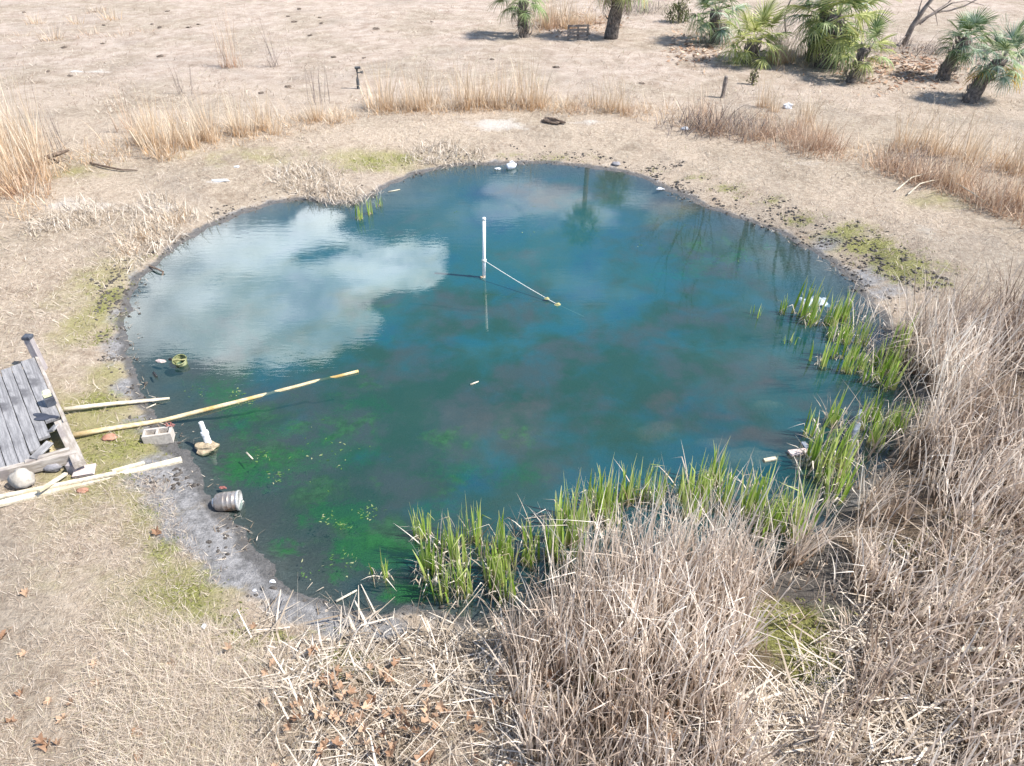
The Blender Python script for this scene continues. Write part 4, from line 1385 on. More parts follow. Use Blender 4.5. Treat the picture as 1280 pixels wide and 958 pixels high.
mb = MB()
mb.tube([Vector((0, 0, -.2)), rel(1140, 34), rel(1148, 22), rel(1157, 9), rel(1166, -2), rel(1180, -30)], [.13, .11, .1, .085, .075, .05], 8)
mb.build('trunk', M_DEADWOOD, root, smooth=True)
for pts, r_ in [([rel(1140, 34), rel(1158, 22), rel(1172, 15), rel(1188, 13), rel(1205, 8), rel(1222, -1), rel(1250, -14)], .06),
                ([rel(1150, 30), rel(1168, 15, .3), rel(1185, 4, .5), rel(1200, -12, .5)], .05),
                ([rel(1172, 15), rel(1190, 4, -.3), rel(1208, 1), rel(1230, 7)], .035),
                ([rel(1160, 7), rel(1169, 15), rel(1172, 32)], .03),
                ([rel(1134, 44), rel(1127, 50, -.2), rel(1120, 58, -.3)], .035),
                ([rel(1146, 24), rel(1150, 8, .2), rel(1155, -8, .3)], .035)]:
    mb = MB()
    mb.tube(pts, [r_ * (1 - .7 * i / (len(pts) - 1)) for i in range(len(pts))], 6)
    mb.build('branch', M_DEADWOOD, root)

# thin snag between the yellow palm and the big palm
b = G(984, 48)
Yb = b.y
root = empty('dead_sapling', b, 'thin forked dead sapling between the yellow green palm and big palm clump', 'tree')
mb = MB()
mb.tube([Vector((0, 0, -.1)), rel(981, 22), rel(985, 8), rel(992, -8)], [.05, .045, .035, .02], 6)
mb.build('trunk', M_DEADWOOD, root)
mb = MB()
mb.tube([rel(981, 34), rel(990, 30), rel(998, 24)], [.035, .025, .012], 5)
mb.build('branch', M_DEADWOOD, root)


# ------------------------------------------------------------------ fence posts and the standpipe
def post(px, py, tx, ty, r_, label, m=M_DEADWOOD):
    b_ = G(px, py)
    t_ = PY(tx, ty, b_.y) - b_
    mb = MB()
    n = 5
    mb.tube([Vector((0, 0, -.15)).lerp(t_, i / n) for i in range(n + 1)], [r_ * (1 + .12 * math.sin(i * 2.1)) for i in range(n + 1)], 8)
    mb.tube([t_, t_ + Vector((.01, 0, .03))], [r_ * .95, r_ * .5], 8)
    o = mb.build('fence_post', m, None, loc=b_)
    return tag(o, label, 'post')


post(903, 122, 908, 96, .07, 'short grey wooden post standing alone behind the brush line')
post(1093, 52, 1099, 28, .07, 'old wooden post between the big palm clump and the dead tree')
post(960, 28, 962, 11, .06, 'dark wooden post just behind the yellow green palm')

b = G(448, 111)
Yb = b.y
root = empty('standpipe', b, 'thin dark water standpipe with tap on the pasture edge', 'standpipe')
mb = MB()
mb.tube([(0, 0, -.1), rel(447, 100), rel(446, 86)], [.06, .05, .045], 10)
mb.build('pipe', M_STEEL, root)
t_ = rel(446, 85)
mb = MB()
mb.tube([t_ + Vector((-.07, 0, 0)), t_ + Vector((.12, 0, .01))], [.045, .04], 8)
mb.build('cap', M_STEEL, root)
mb = MB()
q = rel(447, 91)
mb.tube([q, q + Vector((.1, 0, .0)), q + Vector((.2, 0, .01))], [.02, .02, .015], 6)
mb.tube([q + Vector((.15, 0, 0)), q + Vector((.15, 0, -.04))], [.02, .02], 6)
mb.tube([q + Vector((.1, 0, .03)), q + Vector((.2, 0, .05))], [.02, .015], 6)
mb.build('tap', M_STEEL, root)


# ------------------------------------------------------------------ timber platform
DZ = .5
A_ = W(45, 449, DZ)
B_ = W(100, 574, DZ)
e_ = (B_ - A_).normalized()
n_ = Vector((-e_.y, e_.x, 0))
if n_.x > 0:
    n_ = -n_
front = (W(0, 590, DZ) - W(97, 567, DZ)).normalized()
farn = (W(0, 462, DZ) - A_).normalized()
Ld = (B_ - A_).length
root = empty('platform', Vector((A_.x, A_.y, land(A_.x, A_.y))), 'weathered grey plank platform with a broken corner on the bank', 'platform')
org = Vector(root.location)


def board(name, p, q, w, th, m, z=0.0, wear=.004, parent=root, tilt=0.0, rel_to=org):
    """plank from p to q (world), top face centred on the line"""
    d = q - p
    yv = d.normalized()
    xv = yv.cross(Vector((0, 0, 1))).normalized()
    zv = xv.cross(yv)
    M = Matrix((xv, yv, zv)).transposed().to_4x4()
    M.translation = Vector((0, 0, 0))
    mb = MB()
    L = d.length
    ns = max(1, int(L / .35))
    hx, hz = w / 2, th / 2
    vs, fs = [], []
    for i in range(ns + 1):
        t = i / ns
        wob = random.uniform(-wear, wear)
        e1 = random.uniform(-.008, .008) if i in (0, ns) else 0
        for (a_, c_, b2) in ((-1, -1, 1), (1, -1, 1), (1, 1, .72), (1, 1, 1), (-1, 1, 1), (-1, 1, .72)):
            pass
        for (x_, z_) in ((-hx, -hz), (hx, -hz), (hx, hz * .75), (hx * .955, hz), (-hx * .955, hz), (-hx, hz * .75)):
            vs.append((x_ + wob, (t - .5) * L + e1, z_ + wob * .5))
    for i in range(ns):
        for k in range(6):
            j = (k + 1) % 6
            fs.append((i * 6 + k, i * 6 + j, i * 6 + 6 + j, i * 6 + 6 + k))
    fs.append((5, 4, 3, 2, 1, 0))
    fs.append(tuple(ns * 6 + k for k in range(6)))
    mb.add(vs, fs)
    o = mb.build(name, m, parent)
    c = (p + q) / 2 + zv * (-hz + z)
    o.rotation_euler = M.to_euler()
    if tilt:
        o.rotation_euler.rotate_axis('Y', tilt)
    o.location = c - rel_to if parent else c
    return o


def line_x(p, d, q, r_):
    """intersection of p+d*s with q+r*t in plan"""
    den = d.x * r_.y - d.y * r_.x
    s_ = ((q.x - p.x) * r_.y - (q.y - p.y) * r_.x) / den
    return p + d * s_


Fp = W(97, 566, DZ)
pw = .15
for i in range(17):
    off = A_ + n_ * (.215 + pw * i + pw / 2)
    a1 = line_x(off, e_, A_, farn)
    b1 = line_x(off, e_, Fp, front)
    a1 = a1 + e_ * random.uniform(-.02, .03)
    b1 = b1 + e_ * (-.03 + random.uniform(-.03, .02))
    if i == 0:
        b1 = b1 - e_ * .52
    if i == 1:
        b1 = b1 - e_ * .25
    if i in (2,):
        b1 = b1 - e_ * .06
    o = board('deck_plank', a1, b1, pw - random.uniform(.006, .014), .04, M_DECK, random.uniform(-.004, .006))
    o.rotation_euler.rotate_axis('Y', random.uniform(-.012, .012))
# loose broken ends
board('broken_plank', W(41, 573, DZ + .05), W(62, 552, DZ + .02), .1, .03, M_DECK, tilt=.4)
board('broken_plank', W(62, 539, DZ + .02), W(73, 528, DZ - .02), .09, .03, M_DECK, tilt=-.3)
# edge board, fascia and front beam
board('edge_board', A_ + n_ * .11 - e_ * .05, A_ + n_ * .11 + e_ * (Ld * .62), .2, .045, M_DECK, .012)
board('fascia', A_ - n_ * .02 - e_ * .05, A_ - n_ * .02 + e_ * (Ld * .68), .045, .17, M_RAIL, .03)
board('rail', A_ + e_ * (Ld * .64) + n_ * .04, B_ + e_ * .02 + n_ * .03, .15, .11, M_RAIL, .0)
board('front_beam', W(-60, 604, DZ - .02), W(97, 566, DZ - .02), .085, .16, M_RAIL, .03)
board('back_strip', W(30, 577, DZ + .03), W(86, 560, DZ + .03), .06, .035, M_RAIL, .0)
board('joist', A_ + n_ * .3 + e_ * (Ld * .66) + Vector((0, 0, -.12)), A_ + n_ * .26 + e_ * (Ld * .92) + Vector((0, 0, -.14)), .05, .12, M_YELLOWWOOD)
zg = lambda p: land(np.array([p.x]), np.array([p.y]))[0]
for t, k in ((.02, 0), (.5, 0), (.97, 0), (.2, 1.6), (.8, 1.6)):
    p = A_ + e_ * (Ld * t) + n_ * (.12 + k)
    z0 = zg(p) - .1
    mb = MB()
    mb.box((.11, .11, DZ - .07 - z0), Matrix.Translation(Vector((p.x, p.y, (DZ - .07 + z0) / 2)) - org))
    mb.build('leg', M_POST, root)
# tall corner post with cap
pp = A_ + n_ * .0 + Vector((0, 0, 0))
tp = PY(26, 419, pp.y + .1)
hp = tp.z
mb = MB()
mb.box((.1, .1, hp - .05 - 0.15), Matrix.Translation(Vector((pp.x - .02, pp.y + .07, (hp - .05 + .15) / 2)) - org))
po = mb.build('corner_post', M_POST, root)
mb = MB()
mb.box((.125, .125, .07), Matrix.Translation(Vector((pp.x - .02, pp.y + .07, hp - .02)) - org), .015)
mb.build('post_cap', M_CAP, po)
# short post with lamp head
pq = W(65, 506, DZ)
mb = MB()
mb.box((.13, .13, .16), Matrix.Translation(Vector((pq.x, pq.y, DZ + .08)) - org) @ Matrix.Rotation(math.atan2(e_.y, e_.x), 4, 'Z'), .01)
st_ = mb.build('lamp_post', M_CAP, root)
mb = MB()
mb.box((.105, .105, .1), Matrix.Translation(Vector((pq.x, pq.y, DZ + .205)) - org) @ Matrix.Rotation(math.atan2(e_.y, e_.x), 4, 'Z'), .02)
mb.build('lamp_head', M_LENS, st_)
# dark navy patch of irregular outline, laid on the planks
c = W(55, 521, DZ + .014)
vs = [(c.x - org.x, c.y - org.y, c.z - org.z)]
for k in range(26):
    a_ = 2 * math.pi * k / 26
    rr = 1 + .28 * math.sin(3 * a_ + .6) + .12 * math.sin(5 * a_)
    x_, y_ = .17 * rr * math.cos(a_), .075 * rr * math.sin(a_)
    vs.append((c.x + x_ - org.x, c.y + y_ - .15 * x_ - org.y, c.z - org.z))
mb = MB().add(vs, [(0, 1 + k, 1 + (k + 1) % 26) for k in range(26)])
o = mb.build('dark_patch', M_NAVY, root)
# foot plate at the rail's end
pf = W(105, 588, .3)
mb = MB()
mb.box((.27, .2, .05), Matrix.Translation(Vector((pf.x, pf.y, zg(pf) + .06)) - org) @ Matrix.Rotation(.25, 4, 'Z'), .012, .01)
mb.build('foot_plate', M_PINK, root)


def stone(px, py, r_, sq, m, label, name='stone', cat='stone', seed=1, sink=.4, rough=.35):
    p_ = G(px, py)
    mb = MB()
    mb.lump((0, 0, r_ * sq[2] * (1 - sink)), r_, seed, sq, rough, 14, 9)
    o = mb.build(name, m, None, loc=p_)
    for pl in o.data.polygons:
        pl.use_smooth = True
    return tag(o, label, cat)


stone(31, 607, .145, (1.05, .9, .95), M_STONE, 'large pale boulder propping the front beam of the platform', seed=3, sink=.15)
stone(67, 588, .10, (1.3, .8, .8), M_DARKSTONE, 'dark grey stone with a rusty side tucked under the platform edge', seed=5, sink=.2)
stone(137, 548, .085, (1.3, .9, .4), M_BRICK, 'flat reddish stone on the grass beside the long pole', seed=8)
stone(104, 614, .06, (1.2, .9, .5), M_BRICK, 'small reddish stone just below the white planks', seed=9)
stone(770, 206, .1, (1.3, 1, .5), M_DARKSTONE, 'dark flat stone at the far waterline', seed=12)


# ------------------------------------------------------------------ poles and planks at the bank
def pole(name, pts, r_, m, label, cat, flat_=1.0):
    mb = MB()
    mb.tube(pts, r_, 8, True, flat_)
    o = mb.build(name, m, None, smooth=True)
    return tag(o, label, cat)


def gz(px, py, l):
    return G(px, py, l)


pole('bamboo_pole', [gz(80, 512, .10), gz(110, 508, .10), gz(145, 504, .07), gz(180, 501, .05), W(212, 498, .02)], [.036, .034, .032, .03, .018], M_PALE,
     'short pale pole running from the platform to a point at the water', 'pole')
lp = [gz(92, 544, .08), gz(130, 537, .06), gz(170, 531, .05), gz(205, 525, .04), W(250, 514, .035), W(290, 504, .022), W(325, 495, .012), W(338, 492, -.05), W(352, 488, .006), W(375, 482, .008), W(393, 477, .0), W(407, 474, -.05), W(421, 471, .01), W(448, 464, .02)]
pole('bamboo_pole', lp, [.042, .04, .038, .036, .034, .033, .031, .03, .03, .028, .028, .027, .026, .024, .022], M_YELLOWWOOD, 'longest yellow pole, half sunk and reaching far out into the pond', 'pole')
pole('splinter', [W(183, 512, .0) + Vector((0, 0, .02)), W(195, 505, .03)], [.014, .008], M_PALE, 'thin pale splinter under the tip of the short pole', 'stick')


def plank(pts_a, pts_b, w, th, m, label):
    p_, q_ = pts_a, pts_b
    o = board('plank', p_, q_, w, th, m, 0, .003, None)
    return tag(o, label, 'plank')


plank(gz(-25, 634, .09), gz(226, 573, .06), .10, .045, M_PALE, 'longest pale plank, lowest of the boards, lying across the mud to the waterline')
plank(gz(-20, 624, .11), gz(145, 590, .05), .06, .03, M_PALE, 'narrow pale plank lying against the longest plank')
plank(gz(140, 588, .06), gz(180, 577, .04), .06, .03, M_PALE, 'short pale plank end pointing at the mud above the longest plank')
plank(gz(48, 613, .16), gz(82, 591, .08), .055, .03, M_PALE, 'short pale stick leaning between the boulder and the planks')

# ------------------------------------------------------------------ concrete block
pc = W(201, 552, 0)
pc.z = max(zg(pc), 0) - .02
mb = MB()
L_, D_, Hh = .40, .19, .19
w_ = .034
rot = Matrix.Rotation(R(2), 4, 'Z')
for (x, y, sx_, sy_) in ((0, -D_ / 2 + w_ / 2, L_, w_), (0, D_ / 2 - w_ / 2, L_, w_), (-L_ / 2 + w_ / 2, 0, w_ - .002, D_ - 2 * w_), (0, 0, w_, D_ - 2 * w_), (L_ / 2 - w_ / 2, 0, w_ - .002, D_ - 2 * w_)):
    mb.box((sx_, sy_, Hh - (.0 if sx_ > .1 else .004)), Matrix.Translation((x, y, Hh / 2)), .004, .0015)
mb.box((L_ - 2 * w_, D_ - 2 * w_, .03), Matrix.Translation((0, 0, .03)), .003)
o = mb.build('concrete_block', M_BLOCK, None, loc=pc)
o.rotation_euler = (0, 0, R(13))
tag(o, 'two cell concrete block standing in the wet mud at the waterline', 'block')
mb = MB()
for i in range(5):
    a_ = i * 1.3
    mb.tube([(0, 0, .0), (.05 * math.cos(a_), .04 * math.sin(a_), .07), (.1 * math.cos(a_ + .5), .03 * math.sin(a_), .05 + .03 * (i % 2))], [.012, .011, .006], 5)
o = mb.build('cord_scrap', M_RED, None, loc=pc + Vector((.14, .13, .15)))
tag(o, 'tangled scrap of red plastic cord behind the concrete block', 'cord')

# ------------------------------------------------------------------ white pipe stub in a concrete foot
pb = W(257, 561, 0)
root = empty('pipe_stub', pb, 'leaning white pipe set in a tan concrete lump in the shallows', 'pipe')
mb = MB()
mb.lump((0, 0, .02), .17, 4, (1, .75, .55), .5, 12, 8)
mb.build('concrete_foot', M_CONC, root, smooth=False)
tpv = PY(251, 528, pb.y + .12) - pb
basev = Vector((.035, .06, .06))
mb = MB()
mb.tube([basev, basev.lerp(tpv, .45), basev.lerp(tpv, .46), basev.lerp(tpv, 1)], [.05, .047, .036, .033], 10)
mb.build('pipe', M_PVC, root, smooth=False)
mb = MB()
mb.tube([basev.lerp(tpv, .42), basev.lerp(tpv, .56)], [.057, .055], 10)
mb.build('coupling', M_PVC, root)

# ------------------------------------------------------------------ metal keg half sunk in the mud
kc = W(284, 626, .1)
root = empty('metal_keg', Vector((kc.x, kc.y, 0)), 'small tarnished metal keg lying on its side at the waterline', 'keg')
M_ = Matrix.Translation((0, 0, .085)) @ Matrix.Rotation(R(8), 4, 'Z') @ Matrix.Rotation(R(90), 4, 'Y')
prof = [(.0, -.165), (.075, -.165), (.1, -.155), (.118, -.13), (.127, -.09), (.131, -.04), (.134, -.035), (.131, -.03), (.132, .02), (.136, .025), (.132, .03), (.132, .08), (.136, .085), (.132, .09), (.13, .13)]
mb = MB().lathe(prof, M_, 26)
mb.build('body', M_KEG, root, smooth=True)
mb = MB().lathe([(.13, .13), (.137, .132), (.14, .15), (.137, .165), (.126, .165), (.124, .145), (.0, .143)], M_, 26)
mb.build('rim', M_KEGRIM, root, smooth=True)
mb = MB().lathe([(.0, -.19), (.06, -.19), (.068, -.18), (.07, -.16)], M_, 18)
mb.build('base_cap', M_KEGRIM, root, smooth=True)
o = MB().lump((0, 0, .0), .035, 14, (1.3, .7, .5), .9).build('rag', M_RED, None, loc=W(279, 610, 0))
tag(o, 'dull red rag in the water just behind the metal keg', 'rag')

# ------------------------------------------------------------------ half sunk bucket and scraps near it
bc_ = W(227, 455, 0)
root = empty('bucket', bc_, 'algae covered bucket tilted and half sunk in the cloud reflection', 'bucket')
M_ = Matrix.Translation((0, 0, .02)) @ Matrix.Rotation(R(16), 4, 'X')
mb = MB().lathe([(.085, -.08), (.1, 0), (.115, .085), (.108, .085), (.094, .0), (.08, -.06), (0, -.06)], M_, 22)
mb.build('body', M_RUBBER, root, smooth=True)
rim = [M_ @ Vector((.115 * math.cos(i * math.pi / 11), .115 * math.sin(i * math.pi / 11), .088)) for i in range(23)]
MB().tube(rim, .012, 6, False).build('rim', M_RUBBER, root, smooth=True)
MB().tube([M_ @ Vector((-.11, -.02, .09)), M_ @ Vector((-.04, .0, .1)), M_ @ Vector((.05, -.01, .095)), M_ @ Vector((.11, .01, .09))], .012, 6).build('handle', M_ALGROPE, root)


def scrap(px, py, name, m, label, cat, r_=.06, sq=(1.5, .7, .4), seed=1, water=True, rough=.6):
    p_ = W(px, py, 0) if water else G(px, py)
    o_ = MB().lump((0, 0, r_ * sq[2] * .4), r_, seed, sq, rough, 9, 6).build(name, m, None, loc=p_)
    return tag(o_, label, cat)


scrap(201, 452, 'rag', M_PINK, 'faded pinkish rag in the shallows beside the sunken bucket', 'rag', .06, (1.6, .7, .4), 2)
scrap(214, 450, 'can', M_BLACK, 'small dark can between the pinkish rag and the sunken bucket', 'can', .04, (1.2, .8, .6), 3)
pole('stick', [W(192, 466, .02), W(196, 471, .03)], [.022, .016], M_BLACK, 'short black stick poking from the shallows below the pinkish rag', 'stick')

# ------------------------------------------------------------------ pole and rope in the middle of the pond
pm = W(605, 347, 0)
root = empty('water_marker', pm, 'white pipe marker standing upright in the middle of the pond', 'marker')
tm_ = PY(605, 273, pm.y) - pm
mb = MB()
mb.tube([Vector((0, 0, .0)), tm_ * .35, tm_ * .36, tm_], [.034, .034, .034, .034], 12)
mb.build('pipe', M_PVC, root, smooth=True)
mb = MB()
mb.tube([Vector((0, 0, -.9)), Vector((0, 0, .06))], [.03, .0355], 10)
mb.build('pipe_foot', M_POLEBOT, root, smooth=True)
mb = MB().lathe([(.0, .012), (.03, .012), (.036, .006), (.038, -.04), (.0345, -.04)], Matrix.Translation(tm_), 14)
mb.build('cap', M_PVC, root, smooth=True)
kn = tm_ * .30
mb = MB().lathe([(.036, -.035), (.05, -.02), (.05, .02), (.036, .035)], Matrix.Translation(kn), 12)
mb.build('rope_knot', M_ROPE, root)
MB().lump((-.05, -.03, .02), .035, 4, (1, .8, .8), .4).build('float', M_CONC, root)
wend = W(697, 381, .0)
sag = [(pm + kn).lerp(wend, t) + Vector((0, 0, -.02 * math.sin(math.pi * t))) for t in np.linspace(0, 1, 12)]
sag += [W(706, 385, -.05), W(730, 396, -.25)]
mb = MB().tube(sag, .0075, 6)
o = tag(mb.build('rope', M_ROPE, None), 'pale mooring rope slanting from the white pipe marker into the water', 'rope')
for (t, r_) in ((.86, .035), (1.0, .045)):
    p_ = (pm + kn).lerp(wend, t) + Vector((0, 0, -.02 * math.sin(math.pi * t)))
    MB().lump(p_, r_, 3, (1.4, 1, .7), .5, 8, 6).build('weed_tuft', M_ALGROPE, o)


# ------------------------------------------------------------------ white scraps, boards and pipes
jp = W(640, 210, 0)
root = empty('plastic_jug', jp, 'white plastic jug floating against the far shore', 'jug')
Mj = Matrix.Translation((0, 0, .06)) @ Matrix.Rotation(R(15), 4, 'Z') @ Matrix.Rotation(R(78), 4, 'Y')
MB().lathe([(0, -.15), (.08, -.15), (.095, -.13), (.095, .03), (.08, .07), (.035, .12), (.03, .14)], Mj, 16).build('body', M_WHITE, root, smooth=True)
MB().lathe([(.034, .135), (.034, .165), (0, .167)], Mj, 12).build('cap', M_CAP, root)
MB().tube([Mj @ Vector((-.07, 0, .07)), Mj @ Vector((-.13, 0, .04)), Mj @ Vector((-.13, 0, -.03)), Mj @ Vector((-.09, 0, -.06))], .014, 6).build('handle', M_WHITE, root)
scrap(622, 212, 'plastic_scrap', M_WHITE, 'small white plastic scrap floating beside the white jug', 'litter', .07, (1.2, .7, .5), 7)
scrap(825, 237, 'plastic_scrap', M_WHITE, 'crumpled pale plastic at the far waterline by the sandy shoal', 'litter', .07, (1.5, .8, .4), 8)
scrap(275, 226, 'plastic_scrap', M_WHITE, 'flat grey white scrap on the bank above the bent grey straw', 'litter', .13, (1.7, .6, .2), 9, False)
scrap(296, 209, 'plastic_scrap', M_WHITE, 'tiny white scrap higher up the bank beyond the flat one', 'litter', .07, (1.2, .7, .4), 10, False)
scrap(984, 136, 'plastic_scrap', M_WHITE, 'bright white plastic caught in the pale tussocks behind the brush line', 'litter', .13, (1.2, .6, 1.0), 11, False)
scrap(856, 162, 'plastic_scrap', M_WHITE, 'whitish crumpled plastic in front of the grey twig tangle', 'litter', .11, (1.3, .7, .5), 13, False)
scrap(341, 727, 'plastic_scrap', M_WHITE, 'white plastic scrap on the grey mud near the littered reeds', 'litter', .03, (1.2, .9, .6), 14, False)
scrap(318, 738, 'plastic_scrap', M_WHITE, 'faint pale scrap on grey mud beside the whiter one', 'litter', .022, (1.2, .9, .6), 15, False)
scrap(255, 783, 'plastic_scrap', M_WHITE, 'pale chip on the mossy grass above the fallen reeds', 'litter', .025, (1.2, 1.2, .5), 16, False)
scrap(147, 947, 'plastic_scrap', M_WHITE, 'thin white shard in the short straw near the bottom edge', 'litter', .025, (.6, 1.8, .5), 17, False)
scrap(95, 90, 'plastic_scrap', M_WHITE, 'flat white scrap on the wide bare pasture', 'litter', .13, (1.6, .6, .12), 18, False)
# half sunk sheet by the far cattails
c = W(1018, 378, 0)
n = 13
vs, fs = [], []
for j in range(n):
    for i in range(n):
        x, y = (i / (n - 1) - .5) * .55, (j / (n - 1) - .5) * .32
        z = .09 * (1 - (2 * x / .55) ** 2) * (1 - (2 * y / .32) ** 2) + .09 * mnoise.noise(Vector((x * 6, y * 6, 3))) - .005
        vs.append((x + .03 * mnoise.noise(Vector((y * 9, 1, 2))), y + .04 * mnoise.noise(Vector((x * 7, 4, 2))), z))
for j in range(n - 1):
    for i in range(n - 1):
        fs.append((j * n + i, j * n + i + 1, j * n + n + i + 1, j * n + n + i))
o = MB().add(vs, fs).build('plastic_sheet', M_SHEET, None, False, c)
sm = o.modifiers.new('thickness', 'SOLIDIFY')
sm.thickness = .006
tag(o, 'crumpled white plastic sheet half sunk by the far cattails', 'plastic sheet')
o = board('board', W(988, 566, .05), W(1013, 563, .02), .12, .03, M_PINK, 0, .004, None)
tag(o, 'faded pinkish board afloat where the cattails open to the inlet', 'board')
o = board('board', W(1004, 552, .02), W(1014, 566, .03), .07, .025, M_BLUEG, 0, .004, None)
tag(o, 'narrow grey board lying against the faded pinkish board', 'board')
o = board('board', W(955, 575, .03), W(970, 572, .05), .06, .025, M_PALE, 0, .004, None)
tag(o, 'small pale board stuck between cattails along the dry reed clump', 'board')
mb = MB().tube([W(1060, 575, .12), W(1068, 545, .14), W(1076, 515, .1)], .05, 10)
tag(mb.build('drain_pipe', M_BLUEG, None, True), 'dark grey pipe lying across the cattail inlet', 'pipe')

# driftwood and branches
p_ = G(690, 154)
o = MB().lump((0, 0, .06), .2, 21, (1.7, .55, .5), .6, 14, 9).build('log', M_DEBRIS, None, loc=p_)
o.rotation_euler = (0, 0, R(-20))
tag(o, 'small dark driftwood log on the bare far bank', 'log')
mb = MB().tube([G(38, 203, .08), G(56, 198, .2), G(72, 193, .26), G(86, 188, .3)], [.05, .06, .055, .03], 7)
mb.tube([G(58, 197, .2), G(66, 199, .1), G(72, 203, .05)], [.04, .03, .015], 6)
tag(mb.build('dead_branch', M_DEBRIS, None), 'brown dead branch propped beside the tall straw clump', 'branch')
mb = MB().tube([G(113, 204, .05), G(130, 208, .07), G(150, 212, .06), G(172, 213, .03)], [.03, .028, .024, .012], 6)
tag(mb.build('dead_branch', M_DEBRIS, None), 'thin low branch on the grass between the straw clump and the tussocks', 'branch')
mb = MB().tube([G(187, 333, .03), W(198, 337, .06), W(204, 340, .03), W(202, 350, -.05)], [.02, .022, .02, .014], 6)
tag(mb.build('dead_branch', M_DEBRIS, None), 'dark hooked stick dipping into the water at the muddy inlet', 'branch')
mb = MB().tube([G(1200, 812, .12), G(1240, 812, .13), G(1290, 808, .1)], [.028, .026, .02], 6)
tag(mb.build('dead_branch', M_LITTER if False else M_PALE, None), 'pale straight stick on flattened reeds at the edge of the reed bed', 'branch')
for (x0, y0, x1, y1, lab) in [(588, 481, 598, 477, 'pale stick floating below the white pipe marker'),
                              (308, 566, 316, 574, 'tiny pale stick floating over the weed bed by the white pipe stub'),
                              (485, 240, 500, 237, 'thin white reed floating off the far green cattails'),
                              (420, 752, 446, 738, 'tan stalk lying in shallow water at the near mud')]:
    pole('floating_stick', [W(x0, y0, .008), W(x1, y1, .012)], [.016, .01], M_PALE, lab, 'stick')
# bent long stems in front of the rust band
for i, (pts, lab) in enumerate([([(1120, 238), (1140, 222), (1155, 218), (1165, 214)], 'bent pale stem arching from the rust band, shortest of the three'),
                                ([(1135, 243), (1150, 230), (1165, 226), (1180, 224)], 'bent pale stem arching from the rust band, middle of the three'),
                                ([(1180, 222), (1200, 232), (1218, 243), (1236, 256)], 'long straight stem sloping down in front of the rust band')]):
    mb = MB().tube([G(x, y, .05 + .14 * math.sin(math.pi * k / 3)) for k, (x, y) in enumerate(pts)], [.018, .016, .013, .008], 5)
    tag(mb.build('bent_stalk', M_PALE, None), lab, 'stem')

# slatted crate in the palm's shade
b = G(722, 50)
root = empty('slatted_crate', b, 'grey slatted wooden crate in the shade between two palms', 'crate', None, R(8))
for sx_ in (-.42, 0, .42):
    MB().box((.07, .07, .62), Matrix.Translation((sx_, 0, .28))).build('post', M_DEADWOOD, root)
for k in range(4):
    MB().box((.95, .03, .09), Matrix.Translation((0, -.052, .1 + k * .15)), .005, .004).build('slat', M_DEADWOOD, root)


# ------------------------------------------------------------------ fallen leaves, dung pats
def leaf_mesh(seed):
    random.seed(seed)
    vs, fs = [(0, 0, .012)], []
    out = []
    for k in range(14):
        a_ = 2 * math.pi * k / 14
        r_ = .06 * (1 + .35 * math.cos(5 * a_)) * random.uniform(.8, 1.1)
        x, y = r_ * math.cos(a_), r_ * .8 * math.sin(a_)
        vs.append((x, y, .012 + .075 * (abs(y) / .06) ** 1.5 + .03 * (x / .06) ** 2 * random.uniform(-.3, 1) + random.uniform(-.008, .014)))
    for k in range(14):
        fs.append((0, 1 + k, 1 + (k + 1) % 14))
    mb = MB().add(vs, fs)
    mb.tube([(-.06, 0, .015), (-.1, .004, .02), (-.13, .0, .01)], .0025, 3, False)
    return mb.mesh('dead_leaf', M_LEAF)


LEAVES = [leaf_mesh(i) for i in range(6)]
random.seed(5)


def drop(lst, label, group, sc=1.0, lift=.0):
    for (x, y) in lst:
        o_ = link('dead_leaf', random.choice(LEAVES), None, G(x, y, lift + random.uniform(.005, .02)))
        o_.rotation_euler = (random.uniform(-.5, .5), random.uniform(-.5, .5), random.uniform(0, 6.28))
        s_ = sc * random.uniform(.8, 1.25)
        o_.scale = (s_, s_, s_)
        tag(o_, label, 'leaf', group)


drop([(32, 742), (6, 796), (30, 818), (118, 830), (122, 856), (62, 876), (90, 880), (108, 912), (178, 922), (52, 928), (70, 932), (204, 944), (170, 915), (26, 868), (196, 667),
      (175, 948), (60, 935), (218, 830), (240, 930), (12, 905), (80, 900)],
     'curled orange brown dead leaf lying in short straw grass', 'dead leaves in the short straw', .8)
lst = [(318, 783), (286, 811), (340, 830), (332, 840), (390, 815), (420, 855), (405, 838), (432, 872), (445, 880), (450, 895), (440, 900), (485, 895), (500, 890), (480, 920), (530, 905),
       (545, 910), (490, 935), (420, 840), (395, 812), (375, 880), (365, 885), (330, 880), (405, 890)]
for i in range(46):
    lst.append((random.gauss(470, 60), random.gauss(895, 32)))
for i in range(30):
    lst.append((random.uniform(560, 900), random.uniform(840, 970)))
drop(lst, 'brown dead leaf caught among broken fallen reeds', 'dead leaves among the fallen reeds', .85, .08)
p = ground(RNG.normal(1130, 42, 900), RNG.normal(86, 11, 900))
p2 = ground(RNG.normal(868, 18, 350), RNG.normal(62, 12, 350))
p3 = ground(RNG.normal(720, 30, 350), RNG.normal(30, 7, 350))
p = np.concatenate([p, p2, p3])
N = len(p)
g = blades(p, RNG.uniform(.1, .22, N), RNG.uniform(.08, .16, N), RNG.uniform(0, 6.28, N), RNG.uniform(.9, 1.6, N), .3, 2, tint=RNG.uniform(0, 1, N), zroot=.02)
stuff('leaf_litter', g[0], g[1], blade_mat('litter_leaf', [(0, (.2, .11, .07)), (.5, (.36, .23, .15)), (1, (.55, .43, .33))], transl=.1), g[2])

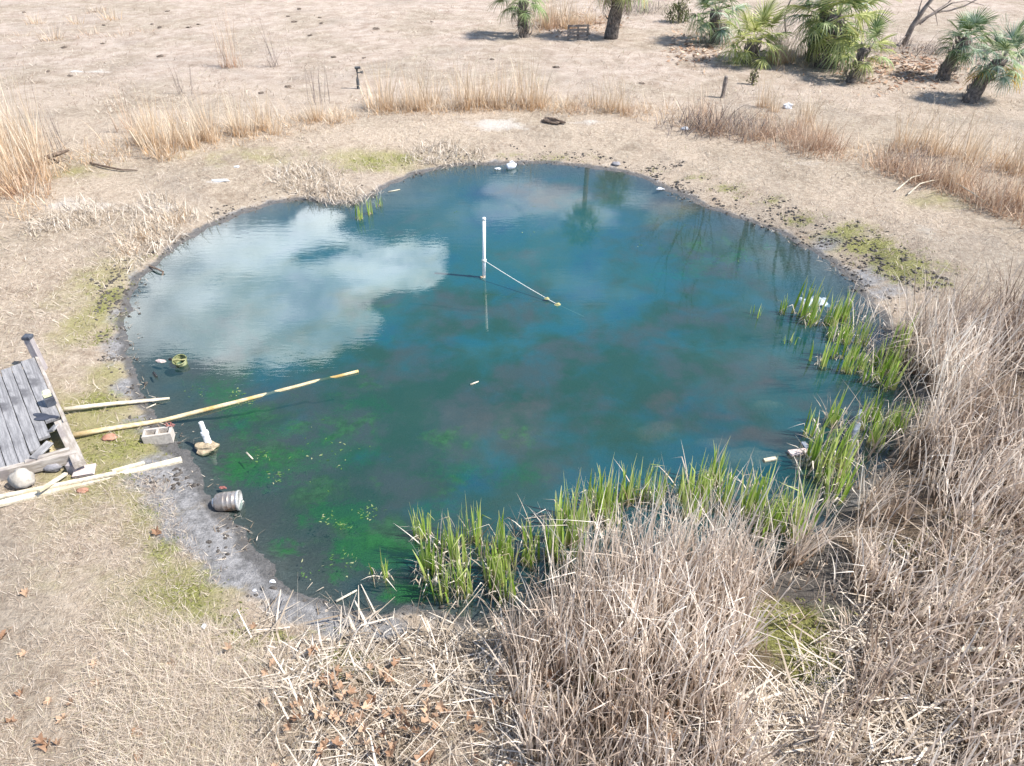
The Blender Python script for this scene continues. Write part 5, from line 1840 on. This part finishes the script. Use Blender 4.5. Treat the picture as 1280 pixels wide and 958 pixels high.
DUNG = [MB().lump((0, 0, .02), .12, i, (1.2, .9, .25), .9, 9, 6).mesh('dung_pat', M_DUNG) for i in range(4)]
for (x, y) in [(80, 60), (128, 55), (130, 32), (190, 31), (200, 35), (248, 31), (210, 15), (60, 90), (200, 71), (360, 21), (368, 28), (400, 23), (402, 30), (388, 45), (374, 12), (30, 16), (88, 95),
               (470, 37), (417, 72), (360, 109), (326, 117), (118, 15), (236, 35), (455, 73), (695, 85), (802, 105), (615, 75), (540, 28)]:
    o = link('dung_pat', random.choice(DUNG), None, G(x, y))
    o.rotation_euler = (0, 0, random.uniform(0, 6))
    s_ = random.uniform(.7, 1.2)
    o.scale = (s_, s_, s_)
    tag(o, 'dark dried dung pat on the cropped pasture', 'dung', 'dung pats on the pasture')

# ------------------------------------------------------------------ algae scum and bits afloat
pts = []
for (px, py, rx, ry, n) in [(460, 640, 14, 10, 60), (410, 650, 12, 8, 40), (345, 595, 10, 8, 30), (330, 570, 12, 8, 30), (300, 495, 14, 8, 40), (245, 490, 12, 8, 30), (310, 505, 8, 4, 20), (430, 655, 8, 6, 30), (400, 560, 60, 40, 60),
                            (660, 293, 8, 3, 20), (855, 283, 6, 3, 14), (800, 305, 6, 3, 12), (695, 385, 4, 2, 6), (570, 265, 5, 2, 8), (668, 258, 5, 2, 10), (930, 325, 10, 3, 12), (720, 640, 20, 10, 20), (420, 700, 25, 20, 40), (380, 720, 10, 8, 20)]:
    q = flat(RNG.normal(px, rx * .6, n), RNG.normal(py, ry * .6, n), 0.004)
    pts.append(q)
p = np.concatenate(pts)
p = p[(sdist(p[:, 0], p[:, 1]) < -.1) & (RNG.uniform(0, 1, len(p)) < .6)]
N = len(p)
g = blades(p, RNG.uniform(.01, .055, N), RNG.uniform(.01, .03, N), RNG.uniform(0, 6.28, N), RNG.uniform(1.4, 1.57, N), 0.0, 2)
stuff('floating_algae', g[0], g[1], blade_mat('algae_scum', [(0, (.04, .12, .03)), (.7, (.13, .22, .07)), (1, (.36, .36, .22))], transl=.2), g[2])
